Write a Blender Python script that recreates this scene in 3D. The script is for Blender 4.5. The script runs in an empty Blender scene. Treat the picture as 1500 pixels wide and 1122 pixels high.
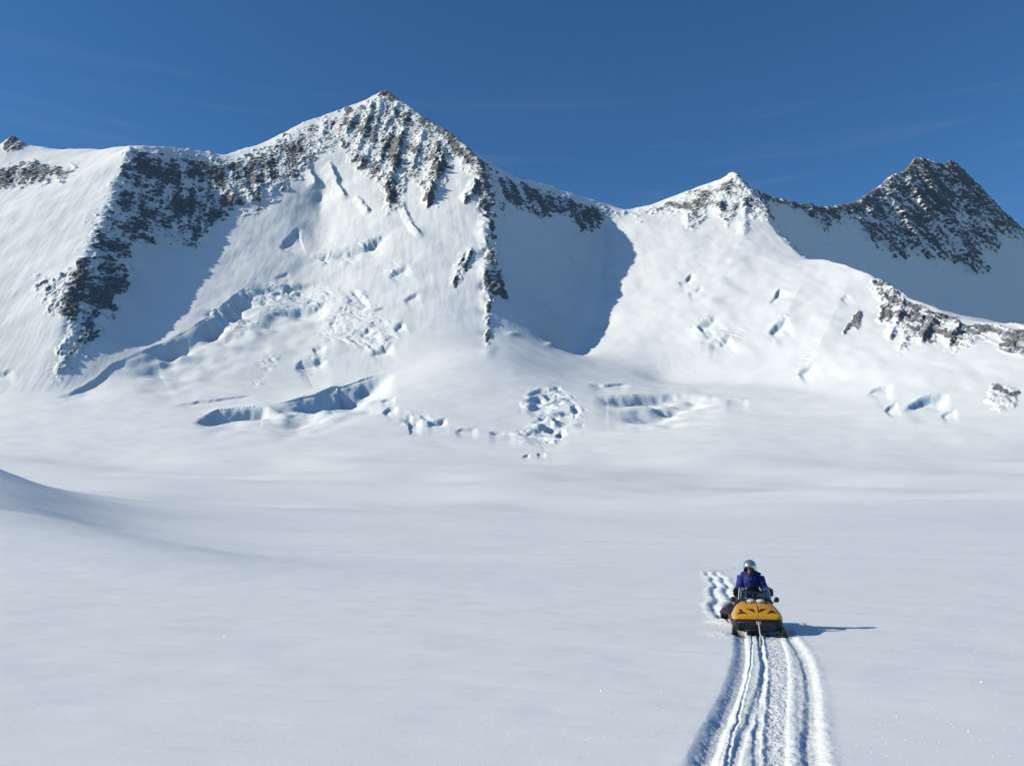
import bpy, bmesh, math, random
import numpy as np
from mathutils import Vector, Matrix
random.seed(7)
C = bpy.context.scene.collection
R = math.radians

# ------------------------------------------------------------------ camera
F = 1300.0                      # focal length in photograph pixels (1500 wide)
PITCH = math.atan(239.0 / F)
SP, CP = math.sin(PITCH), math.cos(PITCH)
EYE = 1.77
cam_data = bpy.data.cameras.new('camera')
cam = bpy.data.objects.new('camera', cam_data)
C.objects.link(cam)
cam.location = (0, 0, EYE)
cam.rotation_euler = (math.pi / 2 + PITCH, 0, 0)
cam_data.sensor_width = 36.0
cam_data.lens = 36.0 * F / 1500.0
cam_data.clip_start = 0.1
cam_data.clip_end = 30000
bpy.context.scene.camera = cam

def at(px, py, Y):
    """point of the place at ground distance Y that the photo shows at (px, py)"""
    u, v = (px - 750.0) / F, (561.0 - py) / F
    d = CP - v * SP
    return (u / d * Y, Y, EYE + (SP + v * CP) / d * Y)

def ground_at(px, py, z=0.0):
    u, v = (px - 750.0) / F, (561.0 - py) / F
    d = CP - v * SP
    t = (SP + v * CP) / d
    Y = (z - EYE) / t
    return (u / d * Y, Y)

def project(x, y, z):
    dz = z - EYE
    w = y * CP + dz * SP
    w = np.where(w > 0.1, w, 0.1)
    return 750.0 + F * x / w, 561.0 - F * (dz * CP - y * SP) / w

# ------------------------------------------------------------------ object helpers
def tag(o, label=None, cat=None, group=None, kind=None):
    if label: o['label'] = label
    if cat: o['category'] = cat
    if group: o['group'] = group
    if kind: o['kind'] = kind
    return o

def grid_mesh(name, X, Y, Z, keep=None, attrs=None, normals=None, mat=None):
    """link a structured grid (rows x cols) as one mesh object"""
    nr, nc = X.shape
    idx = np.arange(nr * nc).reshape(nr, nc)
    q = np.stack([idx[:-1, :-1], idx[:-1, 1:], idx[1:, 1:], idx[1:, :-1]], -1).reshape(-1, 4)
    if keep is not None:
        q = q[keep.reshape(-1)]
    used, inv = np.unique(q, return_inverse=True)
    q = inv.reshape(-1, 4)
    co = np.stack([X.ravel()[used], Y.ravel()[used], Z.ravel()[used]], -1).astype(np.float32)
    me = bpy.data.meshes.new(name)
    me.vertices.add(len(co)); me.vertices.foreach_set('co', co.ravel())
    me.loops.add(q.size); me.loops.foreach_set('vertex_index', q.ravel().astype(np.int32))
    me.polygons.add(len(q))
    me.polygons.foreach_set('loop_start', np.arange(0, q.size, 4, dtype=np.int32))
    me.polygons.foreach_set('use_smooth', np.ones(len(q), dtype=bool))
    me.update(calc_edges=True)
    for k, a in (attrs or {}).items():
        at_ = me.attributes.new(k, 'FLOAT', 'POINT')
        at_.data.foreach_set('value', a.ravel()[used].astype(np.float32))
    if normals is not None:
        me.normals_split_custom_set_from_vertices(normals.reshape(-1, 3)[used].astype(np.float32))
    if mat: me.materials.append(mat)
    o = bpy.data.objects.new(name, me)
    C.objects.link(o)
    return o

# ------------------------------------------------------------------ noise
_rng = np.random.RandomState(11)
_perm = _rng.permutation(256).astype(np.int32)
_perm = np.concatenate([_perm, _perm, _perm])
_g = _rng.normal(size=(256, 3)); _g /= np.linalg.norm(_g, axis=1)[:, None]
_g = _g.astype(np.float32)

def perlin(x, y, z):
    x = np.asarray(x, np.float32); y = np.asarray(y, np.float32); z = np.asarray(z, np.float32)
    x, y, z = np.broadcast_arrays(x, y, z)
    xi = np.floor(x).astype(np.int32); yi = np.floor(y).astype(np.int32); zi = np.floor(z).astype(np.int32)
    xf, yf, zf = x - xi, y - yi, z - zi
    u = xf * xf * xf * (xf * (xf * 6 - 15) + 10)
    v = yf * yf * yf * (yf * (yf * 6 - 15) + 10)
    w = zf * zf * zf * (zf * (zf * 6 - 15) + 10)
    xi &= 255; yi &= 255; zi &= 255
    def g(a, b, c):
        h = _perm[_perm[_perm[xi + a] + yi + b] + zi + c]
        gg = _g[h]
        return gg[..., 0] * (xf - a) + gg[..., 1] * (yf - b) + gg[..., 2] * (zf - c)
    def lerp(t, a, b): return a + t * (b - a)
    x00 = lerp(u, g(0, 0, 0), g(1, 0, 0)); x10 = lerp(u, g(0, 1, 0), g(1, 1, 0))
    x01 = lerp(u, g(0, 0, 1), g(1, 0, 1)); x11 = lerp(u, g(0, 1, 1), g(1, 1, 1))
    return 1.6 * lerp(w, lerp(v, x00, x10), lerp(v, x01, x11))

def fbm(x, y, z, octs=4, gain=0.5, lac=2.03):
    s, a, f = 0.0, 1.0, 1.0
    for i in range(octs):
        s = s + a * perlin(x * f + 17.3 * i, y * f - 9.1 * i, z * f + 4.7 * i)
        a *= gain; f *= lac
    return s

def ridged(x, y, z, octs=4, gain=0.55, lac=2.1):
    s, a, f = 0.0, 1.0, 1.0
    for i in range(octs):
        s = s + a * (1.0 - 2.0 * np.abs(perlin(x * f + 31.7 * i, y * f - 5.3 * i, z * f + 8.9 * i)))
        a *= gain; f *= lac
    return s

def sstep(a, b, x):
    t = np.clip((x - a) / (b - a), 0, 1)
    return t * t * (3 - 2 * t)

# ------------------------------------------------------------------ glacier profile (metres ahead -> metres up)
_PY = np.array([-300, 0, 20, 60, 120, 250, 500, 800, 1100, 1400, 1600, 6000.])
_PZ = np.array([0, 0, 0, .25, 1.3, 6.0, 21, 48, 79, 119, 162, 1800.])
def pchip(xq, xs, ys):
    h = np.diff(xs); d = np.diff(ys) / h
    m = np.zeros_like(xs); m[0], m[-1] = d[0], d[-1]
    for i in range(1, len(xs) - 1):
        if d[i - 1] * d[i] > 0:
            w1, w2 = 2 * h[i] + h[i - 1], h[i] + 2 * h[i - 1]
            m[i] = (w1 + w2) / (w1 / d[i - 1] + w2 / d[i])
    k = np.clip(np.searchsorted(xs, xq) - 1, 0, len(h) - 1)
    t = (xq - xs[k]) / h[k]
    return ((1 + 2 * t) * (1 - t) ** 2 * ys[k] + t * (1 - t) ** 2 * h[k] * m[k]
            + t * t * (3 - 2 * t) * ys[k + 1] + t * t * (t - 1) * h[k] * m[k + 1])

def glacier(x, y):
    z = pchip(np.clip(y, -300, 5900), _PY, _PZ)
    yy = np.maximum(y, 1.0)
    u = x / yy
    # wind-shaped swell rising to the left, its lee side in soft shade
    f = 1.8 / (1 + np.exp(np.clip((u + .56 - .0011 * (230 - np.clip(yy, 60, 400)) + .012 * np.sin(yy / 31.0)) / .10, -30, 30)))
    w = (.05 + .95 * sstep(120, 225, yy)) * sstep(45, 120, yy) * (1 - .95 * sstep(238, 420, yy))
    z = z + 8.5 * f * w
    yc = np.clip(yy, 30, 240)
    xc_ = -17 - .67 * (yc - 50) + 2.5 * np.sin(yy / 19.0) + 1.5 * fbm(x / 25.0, y / 25.0, 6.6, 2)
    hgt = np.interp(yc, [30, 45, 80, 120, 200], [.3, 2.2, 5.6, 8.4, 10.2])
    z = z + hgt / (1 + np.exp(np.clip((x - xc_) / (4.2 + .030 * yc), -30, 30))) * sstep(26, 62, yy) * (1 - .95 * sstep(205, 380, yy))
    # broad undulations
    k = sstep(50, 500, yy)
    z = z + k * (17.0 * fbm(x / 560.0 + 3.1, y / 230.0, 0.5, 2) + 3.0 * fbm(x / 170.0, y / 90.0, 7.7, 2))
    z = z + sstep(25, 90, yy) * .35 * fbm(x / 38.0, y / 16.0, 2.2, 2) * (1 - sstep(300, 700, yy))
    z = z + .03 * sstep(3, 12, yy) * fbm(x / 3.1, y / 2.2, 3.3, 3) + .0035 * fbm(x / .9, y / .35, 8.3, 3) * (1 - sstep(30, 60, yy))
    return z

# ------------------------------------------------------------------ mountain skeleton: (photo x, photo y, metres ahead)
L_CREST = [(-900, 330, 4200), (-420, 235, 3800), (-200, 222, 3500), (-60, 224, 3250), (0, 212, 3180), (17, 198, 3170), (38, 213, 3170),
           (70, 217, 3160), (118, 219, 3140), (150, 219, 3120), (178, 213, 3060), (205, 212, 3030), (235, 215, 3090),
           (290, 221, 3220), (330, 227, 3310), (375, 214, 3400), (410, 195, 3470), (450, 176, 3530), (500, 160, 3580),
           (540, 143, 3600), (563, 130, 3610), (590, 151, 3570), (620, 173, 3490), (640, 185, 3430), (665, 201, 3330),
           (685, 220, 3230), (702, 237, 3150), (720, 246, 3190), (745, 257, 3260), (800, 270, 3400), (860, 290, 3510),
           (915, 307, 3600), (950, 300, 3620), (1000, 284, 3630), (1040, 268, 3610), (1065, 257, 3570), (1075, 251, 3550)]
L_LEFTRIB = [(192, 210, 2960), (172, 262, 2780), (150, 312, 2610), (125, 375, 2420), (105, 425, 2290), (90, 490, 2170), (82, 550, 2070)]
L_RIB = [(702, 237, 3150), (706, 280, 3020), (712, 330, 2870), (708, 385, 2700), (712, 440, 2530), (713, 480, 2420), (715, 510, 2330)]
L_RIDGE2 = [(1075, 251, 3550), (1092, 270, 3470), (1115, 297, 3370), (1130, 330, 3240), (1155, 358, 3100), (1182, 379, 2980),
            (1210, 381, 2900), (1240, 387, 2800), (1275, 402, 2680), (1330, 436, 2520), (1400, 463, 2380), (1440, 471, 2320),
            (1500, 473, 2240), (1600, 485, 2100), (1800, 540, 1850)]
L_FAR = [(1082, 262, 3660), (1110, 283, 3830), (1140, 293, 4030), (1170, 301, 4210), (1215, 306, 4450), (1255, 299, 4680),
         (1275, 282, 4800), (1292, 274, 4900), (1308, 257, 5000), (1328, 251, 5110), (1338, 235, 5170), (1350, 231, 5220), (1366, 239, 5280), (1380, 240, 5330), (1392, 235, 5370), (1403, 241, 5400), (1420, 260, 5430),
         (1455, 297, 5490), (1500, 340, 5560), (1570, 400, 5660), (1700, 470, 5820)]
L_FARVALLEY = [(1105, 320, 3660), (1160, 395, 3660), (1210, 425, 3740), (1290, 470, 4000), (1400, 500, 4330), (1520, 512, 4700), (1700, 530, 5100)]
L_BOWL = [(885, 330, 3430), (880, 400, 3130), (864, 470, 2830), (830, 534, 2560)]
L_BOWL1 = [(285, 285, 3010), (252, 350, 2800), (225, 450, 2450), (208, 505, 2280)]
L_BOWL3 = [(470, 290, 3170), (468, 350, 2950), (440, 450, 2570), (425, 510, 2360)]
L_DOME = [(560, 556, 2200), (640, 529, 2220), (700, 517, 2240), (748, 522, 2250), (800, 541, 2270), (850, 552, 2290), (960, 566, 2290)]
L_FOOT_L = [(-700, 600, 2000), (-250, 598, 2000), (-60, 592, 2020), (30, 580, 2040), (120, 574, 2060), (220, 558, 2120), (330, 560, 2170), (440, 562, 2190), (560, 556, 2200)]
L_FOOT_R = [(960, 562, 2400), (1060, 562, 2310), (1150, 566, 2220), (1220, 578, 2080), (1300, 600, 1880), (1400, 612, 1770), (1500, 618, 1700), (1650, 622, 1620), (1900, 640, 1500)]
L_GL1 = [(-700, 640, 1760), (0, 632, 1800), (300, 622, 1840), (560, 628, 1850), (700, 634, 1850), (850, 640, 1840), (980, 610, 1950), (1100, 606, 1960), (1200, 612, 1880), (1290, 628, 1740)]

STEP = 8.0
gx = np.arange(-4200, 4200 + 1, STEP); gy = np.arange(1200, 7600, STEP)
def solve_heights():
    nx, ny = len(gx), len(gy)
    val = np.zeros((ny, nx)); cnt = np.zeros((ny, nx))
    def line(L, off=(0, 0, 0)):
        P = np.array([at(*p) for p in L]) + np.array(off)
        for a, b in zip(P[:-1], P[1:]):
            n = max(2, int(np.hypot(*(b - a)[:2]) / (STEP * .4)))
            t = np.linspace(0, 1, n)[:, None]
            q = a + (b - a) * t
            i = np.round((q[:, 1] - gy[0]) / STEP).astype(int); j = np.round((q[:, 0] - gx[0]) / STEP).astype(int)
            ok = (i >= 0) & (i < ny) & (j >= 0) & (j < nx)
            np.add.at(val, (i[ok], j[ok]), q[ok, 2]); np.add.at(cnt, (i[ok], j[ok]), 1)
    for L in (L_CREST, L_LEFTRIB, L_RIB, L_RIDGE2, L_FAR, L_FARVALLEY, L_BOWL, L_BOWL1, L_BOWL3, L_DOME, L_FOOT_L, L_FOOT_R, L_GL1):
        line(L)
    line([P for P in L_RIDGE2[3:]], off=(95, 70, -120))
    fix = cnt > 0
    val[fix] /= cnt[fix]
    XX, YY = np.meshgrid(gx, gy)
    near = YY <= 1500
    val[near] = glacier(XX[near], YY[near]); fix |= near
    back = YY >= gy[-1] - 1
    val[back] = 200.0; fix |= back
    # multigrid-style relaxation, coarse to fine
    levels = []
    v, f = val, fix
    while min(v.shape) > 40:
        levels.append((v, f))
        h, w = (v.shape[0] // 2) * 2, (v.shape[1] // 2) * 2
        fv = (v * f)[:h, :w].reshape(h // 2, 2, w // 2, 2).sum((1, 3)); ff = f[:h, :w].reshape(h // 2, 2, w // 2, 2).sum((1, 3))
        f = ff > 0; v = np.where(f, fv / np.maximum(ff, 1), 0)
    levels.append((v, f))
    z = None
    for v, f in reversed(levels):
        if z is None:
            z = np.where(f, v, 600.0); it = 1500
        else:
            zz = np.repeat(np.repeat(z, 2, 0), 2, 1)
            zz = np.pad(zz, ((0, max(0, v.shape[0] - zz.shape[0])), (0, max(0, v.shape[1] - zz.shape[1]))), mode='edge')[:v.shape[0], :v.shape[1]]
            z = np.where(f, v, zz); it = 260
        for _ in range(it):
            p = np.pad(z, 1, mode='edge')
            z = np.where(f, v, .25 * (p[:-2, 1:-1] + p[2:, 1:-1] + p[1:-1, :-2] + p[1:-1, 2:]))
    return z

def blur(a, n):
    for _ in range(n):
        p = np.pad(a, 1, mode='edge')
        a = (p[:-2, 1:-1] + p[2:, 1:-1] + 2 * a) / 4
        p = np.pad(a, 1, mode='edge')
        a = (p[1:-1, :-2] + p[1:-1, 2:] + 2 * a) / 4
    return a

HG = solve_heights()
# rounder where the glacier meets the faces, crisp on the crests
_XX, _YY = np.meshgrid(gx, gy)
_foot = np.full(HG.shape, 0.0)
_fl = np.array([at(*p) for p in L_FOOT_L + [(700, 500, 2330), (850, 545, 2420)] + L_FOOT_R])
_fu = _fl[:, 0] / _fl[:, 1]; _o = np.argsort(_fu)
FOOTY = lambda x, y: np.interp(x / y, _fu[_o], _fl[_o, 1])
_d = _YY - FOOTY(_XX, _YY)
w_gl = 1 - sstep(30, 170, _d)
H1, H2 = blur(HG, 1), blur(HG, 22)
_bw = 0
for _L in (L_BOWL1 + [(190, 550, 2110)], L_BOWL3 + [(405, 555, 2190)], L_BOWL):
    _lb = np.array([at(*p) for p in _L])
    _k = np.exp(-((_XX - np.interp(_YY, _lb[::-1, 1], _lb[::-1, 0])) / 120.0) ** 2) * sstep(2150, 2300, _YY) * (1 - sstep(3000, 3140, _YY))
    _bw = np.maximum(_bw, _k)
_bw = blur(_bw, 4)
HG = H1 * (1 - w_gl) + H2 * w_gl
HG = HG * (1 - _bw) + H2 * _bw

def sample(x, y):
    """bicubic lookup of the solved heights, running into the glacier profile at 1500 m"""
    fx = np.clip((x - gx[0]) / STEP, 2, len(gx) - 4); fy = np.clip((y - gy[0]) / STEP, 2, len(gy) - 4)
    j = np.floor(fx).astype(int); i = np.floor(fy).astype(int)
    tx, ty = fx - j, fy - i
    def w(t):
        return (-.5 * t + t * t - .5 * t ** 3, 1 - 2.5 * t * t + 1.5 * t ** 3, .5 * t + 2 * t * t - 1.5 * t ** 3, -.5 * t * t + .5 * t ** 3)
    wx, wy = w(tx), w(ty)
    s = 0
    for a in range(4):
        r = 0
        for b in range(4):
            r = r + wx[b] * HG[i + a - 1, j + b - 1]
        s = s + wy[a] * r
    k = sstep(1500, 1640, y)
    return s * k + glacier(x, np.minimum(y, 1700)) * (1 - k)
# ------------------------------------------------------------------ materials
def new_mat(name):
    m = bpy.data.materials.new(name); m.use_nodes = True
    nt = m.node_tree
    b = nt.nodes['Principled BSDF']
    return m, nt, b

def N(nt, t, **kw):
    n = nt.nodes.new(t)
    for k, v in kw.items():
        if hasattr(n, k): setattr(n, k, v)
        else: n.inputs[k].default_value = v
    return n

def snow_rock_material():
    m, nt, b = new_mat('snow_and_rock')
    L = nt.links.new
    geo = N(nt, 'ShaderNodeNewGeometry')
    rock = N(nt, 'ShaderNodeAttribute', attribute_name='rock')
    ice = N(nt, 'ShaderNodeAttribute', attribute_name='ice')
    n1 = N(nt, 'ShaderNodeTexNoise'); n1.inputs['Scale'].default_value = .12; n1.inputs['Detail'].default_value = 6; n1.inputs['Roughness'].default_value = .65
    L(geo.outputs['Position'], n1.inputs['Vector'])
    n2 = N(nt, 'ShaderNodeTexNoise'); n2.inputs['Scale'].default_value = .02; n2.inputs['Detail'].default_value = 4
    L(geo.outputs['Position'], n2.inputs['Vector'])
    # rock colour: dark grey with brown and paler bands
    r = N(nt, 'ShaderNodeValToRGB')
    r.color_ramp.elements[0].position = .3; r.color_ramp.elements[0].color = (.095, .098, .105, 1)
    r.color_ramp.elements[1].position = .72; r.color_ramp.elements[1].color = (.33, .328, .325, 1)
    e = r.color_ramp.elements.new(.5); e.color = (.18, .18, .182, 1)
    L(n1.outputs['Fac'], r.inputs['Fac'])
    # snow colour
    s = N(nt, 'ShaderNodeValToRGB')
    s.color_ramp.elements[0].position = .3; s.color_ramp.elements[0].color = (.86, .862, .85, 1)
    s.color_ramp.elements[1].position = .7; s.color_ramp.elements[1].color = (.90, .902, .89, 1)
    L(n2.outputs['Fac'], s.inputs['Fac'])
    mi = N(nt, 'ShaderNodeMix', data_type='RGBA')
    L(ice.outputs['Fac'], mi.inputs[0]); L(s.outputs['Color'], mi.inputs[6]); mi.inputs[7].default_value = (.62, .78, .88, 1)
    # ragged edge between the two
    ad = N(nt, 'ShaderNodeMath', operation='MULTIPLY_ADD'); ad.inputs[1].default_value = .55; 
    L(n1.outputs['Fac'], ad.inputs[0]); L(rock.outputs['Fac'], ad.inputs[2])
    mr = N(nt, 'ShaderNodeMapRange'); mr.inputs['From Min'].default_value = .64; mr.inputs['From Max'].default_value = 1.06
    L(ad.outputs[0], mr.inputs['Value'])
    mx = N(nt, 'ShaderNodeMix', data_type='RGBA')
    L(mr.outputs[0], mx.inputs[0]); L(mi.outputs[2], mx.inputs[6]); L(r.outputs['Color'], mx.inputs[7])
    L(mx.outputs[2], b.inputs['Base Color'])
    b.inputs['Roughness'].default_value = .75
    b.inputs['Specular IOR Level'].default_value = .2
    # small-scale relief: strong on rock, faint on snow
    bn = N(nt, 'ShaderNodeTexNoise'); bn.inputs['Scale'].default_value = .16; bn.inputs['Detail'].default_value = 5
    L(geo.outputs['Position'], bn.inputs['Vector'])
    st = N(nt, 'ShaderNodeMapRange'); st.inputs['To Min'].default_value = .10; st.inputs['To Max'].default_value = .9
    L(mr.outputs[0], st.inputs['Value'])
    bp = N(nt, 'ShaderNodeBump'); bp.inputs['Distance'].default_value = 3.0
    L(st.outputs[0], bp.inputs['Strength']); L(bn.outputs['Fac'], bp.inputs['Height'])
    L(bp.outputs['Normal'], b.inputs['Normal'])
    return m

def snow_material():
    m, nt, b = new_mat('snow')
    L = nt.links.new
    geo = N(nt, 'ShaderNodeNewGeometry')
    churn = N(nt, 'ShaderNodeAttribute', attribute_name='churn')
    n2 = N(nt, 'ShaderNodeTexNoise'); n2.inputs['Scale'].default_value = .35; n2.inputs['Detail'].default_value = 4
    L(geo.outputs['Position'], n2.inputs['Vector'])
    s = N(nt, 'ShaderNodeValToRGB')
    s.color_ramp.elements[0].position = .3; s.color_ramp.elements[0].color = (.85, .855, .845, 1)
    s.color_ramp.elements[1].position = .7; s.color_ramp.elements[1].color = (.875, .88, .87, 1)
    L(n2.outputs['Fac'], s.inputs['Fac'])
    L(s.outputs['Color'], b.inputs['Base Color'])
    b.inputs['Roughness'].default_value = .65
    b.inputs['Specular IOR Level'].default_value = .2
    bn = N(nt, 'ShaderNodeTexNoise'); bn.inputs['Scale'].default_value = 14; bn.inputs['Detail'].default_value = 5; bn.inputs['Roughness'].default_value = .6
    L(geo.outputs['Position'], bn.inputs['Vector'])
    st = N(nt, 'ShaderNodeMapRange'); st.inputs['To Min'].default_value = .11; st.inputs['To Max'].default_value = .55
    L(churn.outputs['Fac'], st.inputs['Value'])
    bp = N(nt, 'ShaderNodeBump'); bp.inputs['Distance'].default_value = .03
    L(st.outputs[0], bp.inputs['Strength']); L(bn.outputs['Fac'], bp.inputs['Height'])
    L(bp.outputs['Normal'], b.inputs['Normal'])
    return m

M_ROCK = snow_rock_material()
M_SNOW = snow_material()

# ------------------------------------------------------------------ light: low sun from the left, slightly behind the camera
SUN_EL, SUN_FRONT = R(27.5), R(8.0)
sun_dir = Vector((-math.cos(SUN_EL) * math.cos(SUN_FRONT), -math.cos(SUN_EL) * math.sin(SUN_FRONT), math.sin(SUN_EL)))
sl = bpy.data.lights.new('sun', 'SUN'); sl.energy = 4.2; sl.angle = R(.53); sl.color = (1.0, .95, .79)
sun = bpy.data.objects.new('sun', sl); C.objects.link(sun)
sun.rotation_euler = sun_dir.to_track_quat('Z', 'Y').to_euler()
sun.location = (-300, -40, 250)

world = bpy.data.worlds.new('World'); bpy.context.scene.world = world
world.use_nodes = True
wt = world.node_tree; bg = wt.nodes['Background']
sky = wt.nodes.new('ShaderNodeTexSky'); sky.sky_type = 'NISHITA'; sky.sun_disc = False
sky.sun_elevation = SUN_EL
sky.sun_rotation = math.atan2(sun_dir.x, sun_dir.y)
sky.altitude = 2200; sky.air_density = 1.0; sky.dust_density = .25; sky.ozone_density = 3.0
hs = wt.nodes.new('ShaderNodeHueSaturation'); hs.inputs['Saturation'].default_value = 1.21
wt.links.new(sky.outputs[0], hs.inputs['Color']); 
# a few faint wisps of high cloud
tcw = wt.nodes.new('ShaderNodeTexCoord'); mp = wt.nodes.new('ShaderNodeMapping'); mp.inputs['Scale'].default_value = (2.2, 2.2, 34.0); mp.inputs['Rotation'].default_value = (0, R(3), 0)
wn = wt.nodes.new('ShaderNodeTexNoise'); wn.inputs['Scale'].default_value = 1.6; wn.inputs['Detail'].default_value = 5; wn.inputs['Roughness'].default_value = .55
wr_ = wt.nodes.new('ShaderNodeMapRange'); wr_.inputs['From Min'].default_value = .52; wr_.inputs['From Max'].default_value = .80; wr_.inputs['To Max'].default_value = .05
wsep = wt.nodes.new('ShaderNodeSeparateXYZ'); wz = wt.nodes.new('ShaderNodeMapRange'); wz.inputs['From Min'].default_value = .50; wz.inputs['From Max'].default_value = .43
wmul = wt.nodes.new('ShaderNodeMath'); wmul.operation = 'MULTIPLY'
wmx = wt.nodes.new('ShaderNodeMix'); wmx.data_type = 'RGBA'; wmx.inputs[7].default_value = (5.2, 5.6, 6.2, 1)
for s_, d_ in ((tcw.outputs['Generated'], mp.inputs['Vector']), (mp.outputs[0], wn.inputs['Vector']), (wn.outputs['Fac'], wr_.inputs['Value']), (tcw.outputs['Generated'], wsep.inputs[0]),
               (wsep.outputs['Z'], wz.inputs['Value']), (wr_.outputs[0], wmul.inputs[0]), (wz.outputs[0], wmul.inputs[1]), (wmul.outputs[0], wmx.inputs[0]), (hs.outputs[0], wmx.inputs[6]), (wmx.outputs[2], bg.inputs['Color'])):
    wt.links.new(s_, d_)
bg.inputs['Strength'].default_value = .125

sc = bpy.context.scene
sc.view_settings.view_transform = 'Standard'; sc.view_settings.look = 'None'
sc.view_settings.exposure = 0; sc.view_settings.gamma = 1
sc.render.engine = 'CYCLES'
sc.cycles.max_bounces = 6; sc.cycles.diffuse_bounces = 0; sc.cycles.transparent_max_bounces = 8
sc.cycles.use_denoising = True
# ------------------------------------------------------------------ mountains: fine mesh with rock, ribs, seracs and crevasses
rows = np.concatenate([np.arange(1500, 1700, 5.), np.arange(1700, 3660, 2.5), np.arange(3660, 5700, 5.), np.arange(5700, 7500, 60.)])
cols = np.concatenate([np.linspace(-420, -40, 110), np.linspace(-38, 1540, 1240), np.linspace(1543, 1900, 100)])
U = (cols - 750) / F / CP
Yg, Ug = np.meshgrid(rows, U, indexing='ij')
Xg = Ug * Yg
Zg = sample(Xg, Yg)

def normals(X, Y, Z):
    P = np.stack([X, Y, Z], -1)
    du = np.empty_like(P); dv = np.empty_like(P)
    du[:, 1:-1] = P[:, 2:] - P[:, :-2]; du[:, 0] = P[:, 1] - P[:, 0]; du[:, -1] = P[:, -1] - P[:, -2]
    dv[1:-1] = P[2:] - P[:-2]; dv[0] = P[1] - P[0]; dv[-1] = P[-1] - P[-2]
    n = np.cross(du, dv)
    return n / np.linalg.norm(n, axis=-1, keepdims=True)

N0 = normals(Xg, Yg, Zg)
PX, PY = project(Xg, Yg, Zg)
_cl = np.array([at(*p) for p in L_CREST[:-1] + L_RIDGE2])
CRESTY = np.interp(Ug, _cl[:, 0] / _cl[:, 1], _cl[:, 1])
FRONT = Yg < CRESTY + 25
FAR = (Yg > CRESTY + 8) & (PX > 1060)

def poly_sdf(P, region, pad=40):
    """signed distance (photo px, inside positive) to polygon P for the vertices in region near it"""
    P = np.array(P, float)
    out = np.full(PX.shape, -999.0)
    m = region & (PX > P[:, 0].min() - pad) & (PX < P[:, 0].max() + pad) & (PY > P[:, 1].min() - pad) & (PY < P[:, 1].max() + pad)
    x, y = PX[m], PY[m]
    d = np.full(x.shape, 1e9); ins = np.zeros(x.shape, bool)
    for a, b in zip(P, np.roll(P, -1, 0)):
        e = b - a
        t = np.clip(((x - a[0]) * e[0] + (y - a[1]) * e[1]) / (e @ e + 1e-9), 0, 1)
        d = np.minimum(d, np.hypot(x - a[0] - t * e[0], y - a[1] - t * e[1]))
        c = (a[1] > y) != (b[1] > y)
        ins ^= c & (x < (b[0] - a[0]) * (y - a[1]) / (b[1] - a[1] + 1e-12) + a[0])
    out[m] = np.where(ins, d, -d)
    return out

def line_coords(P, region, pad):
    """for vertices near polyline P: index mask, signed offset (right of / below the line positive), arc parameter 0..1"""
    P = np.array(P, float)
    m = region & (PX > P[:, 0].min() - pad) & (PX < P[:, 0].max() + pad) & (PY > P[:, 1].min() - pad) & (PY < P[:, 1].max() + pad)
    x, y = PX[m], PY[m]
    best = np.full(x.shape, 1e9); sd = np.zeros(x.shape); tt = np.zeros(x.shape)
    seg = np.hypot(*np.diff(P, axis=0).T); acc = np.concatenate([[0], np.cumsum(seg)])
    for k, (a, b) in enumerate(zip(P[:-1], P[1:])):
        e = b - a
        t = ((x - a[0]) * e[0] + (y - a[1]) * e[1]) / (e @ e + 1e-9)
        tc = np.clip(t, 0, 1)
        d = np.hypot(x - a[0] - tc * e[0], y - a[1] - tc * e[1])
        s = np.sign(e[0] * (y - a[1]) - e[1] * (x - a[0]))
        u = d < best
        best = np.where(u, d, best); sd = np.where(u, d * s, sd); tt = np.where(u, (acc[k] + tc * seg[k]) / acc[-1], tt)
    return m, sd, tt

D = np.zeros_like(Zg)           # metres of relief along the surface normal
DZ = np.zeros_like(Zg)          # metres of relief straight up
ROCK = np.zeros_like(Zg); ICE = np.zeros_like(Zg); MASK = np.zeros_like(Zg)

# --- wind-packed snow: long swells and faint flutes down the fall line
steep = 1 - N0[..., 2]
wgl = 1 - sstep(30, 170, Yg - FOOTY(Xg, Yg))
D += (1 - wgl) * (5.0 * fbm(Xg / 210, Yg / 210, Zg / 210, 2) + 2.0 * fbm(Xg / 70, Yg / 90, Zg / 150, 2))
D += sstep(.18, .30, steep) * (0.55 * fbm((Xg + .15 * Zg) / 22, Yg / 140, Zg / 190, 3) + .26 * fbm(Xg / 9, Yg / 60, Zg / 80, 2))
DZ += wgl * (2.2 * fbm(Xg / 150, Yg / 60, 1.5, 3))

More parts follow.
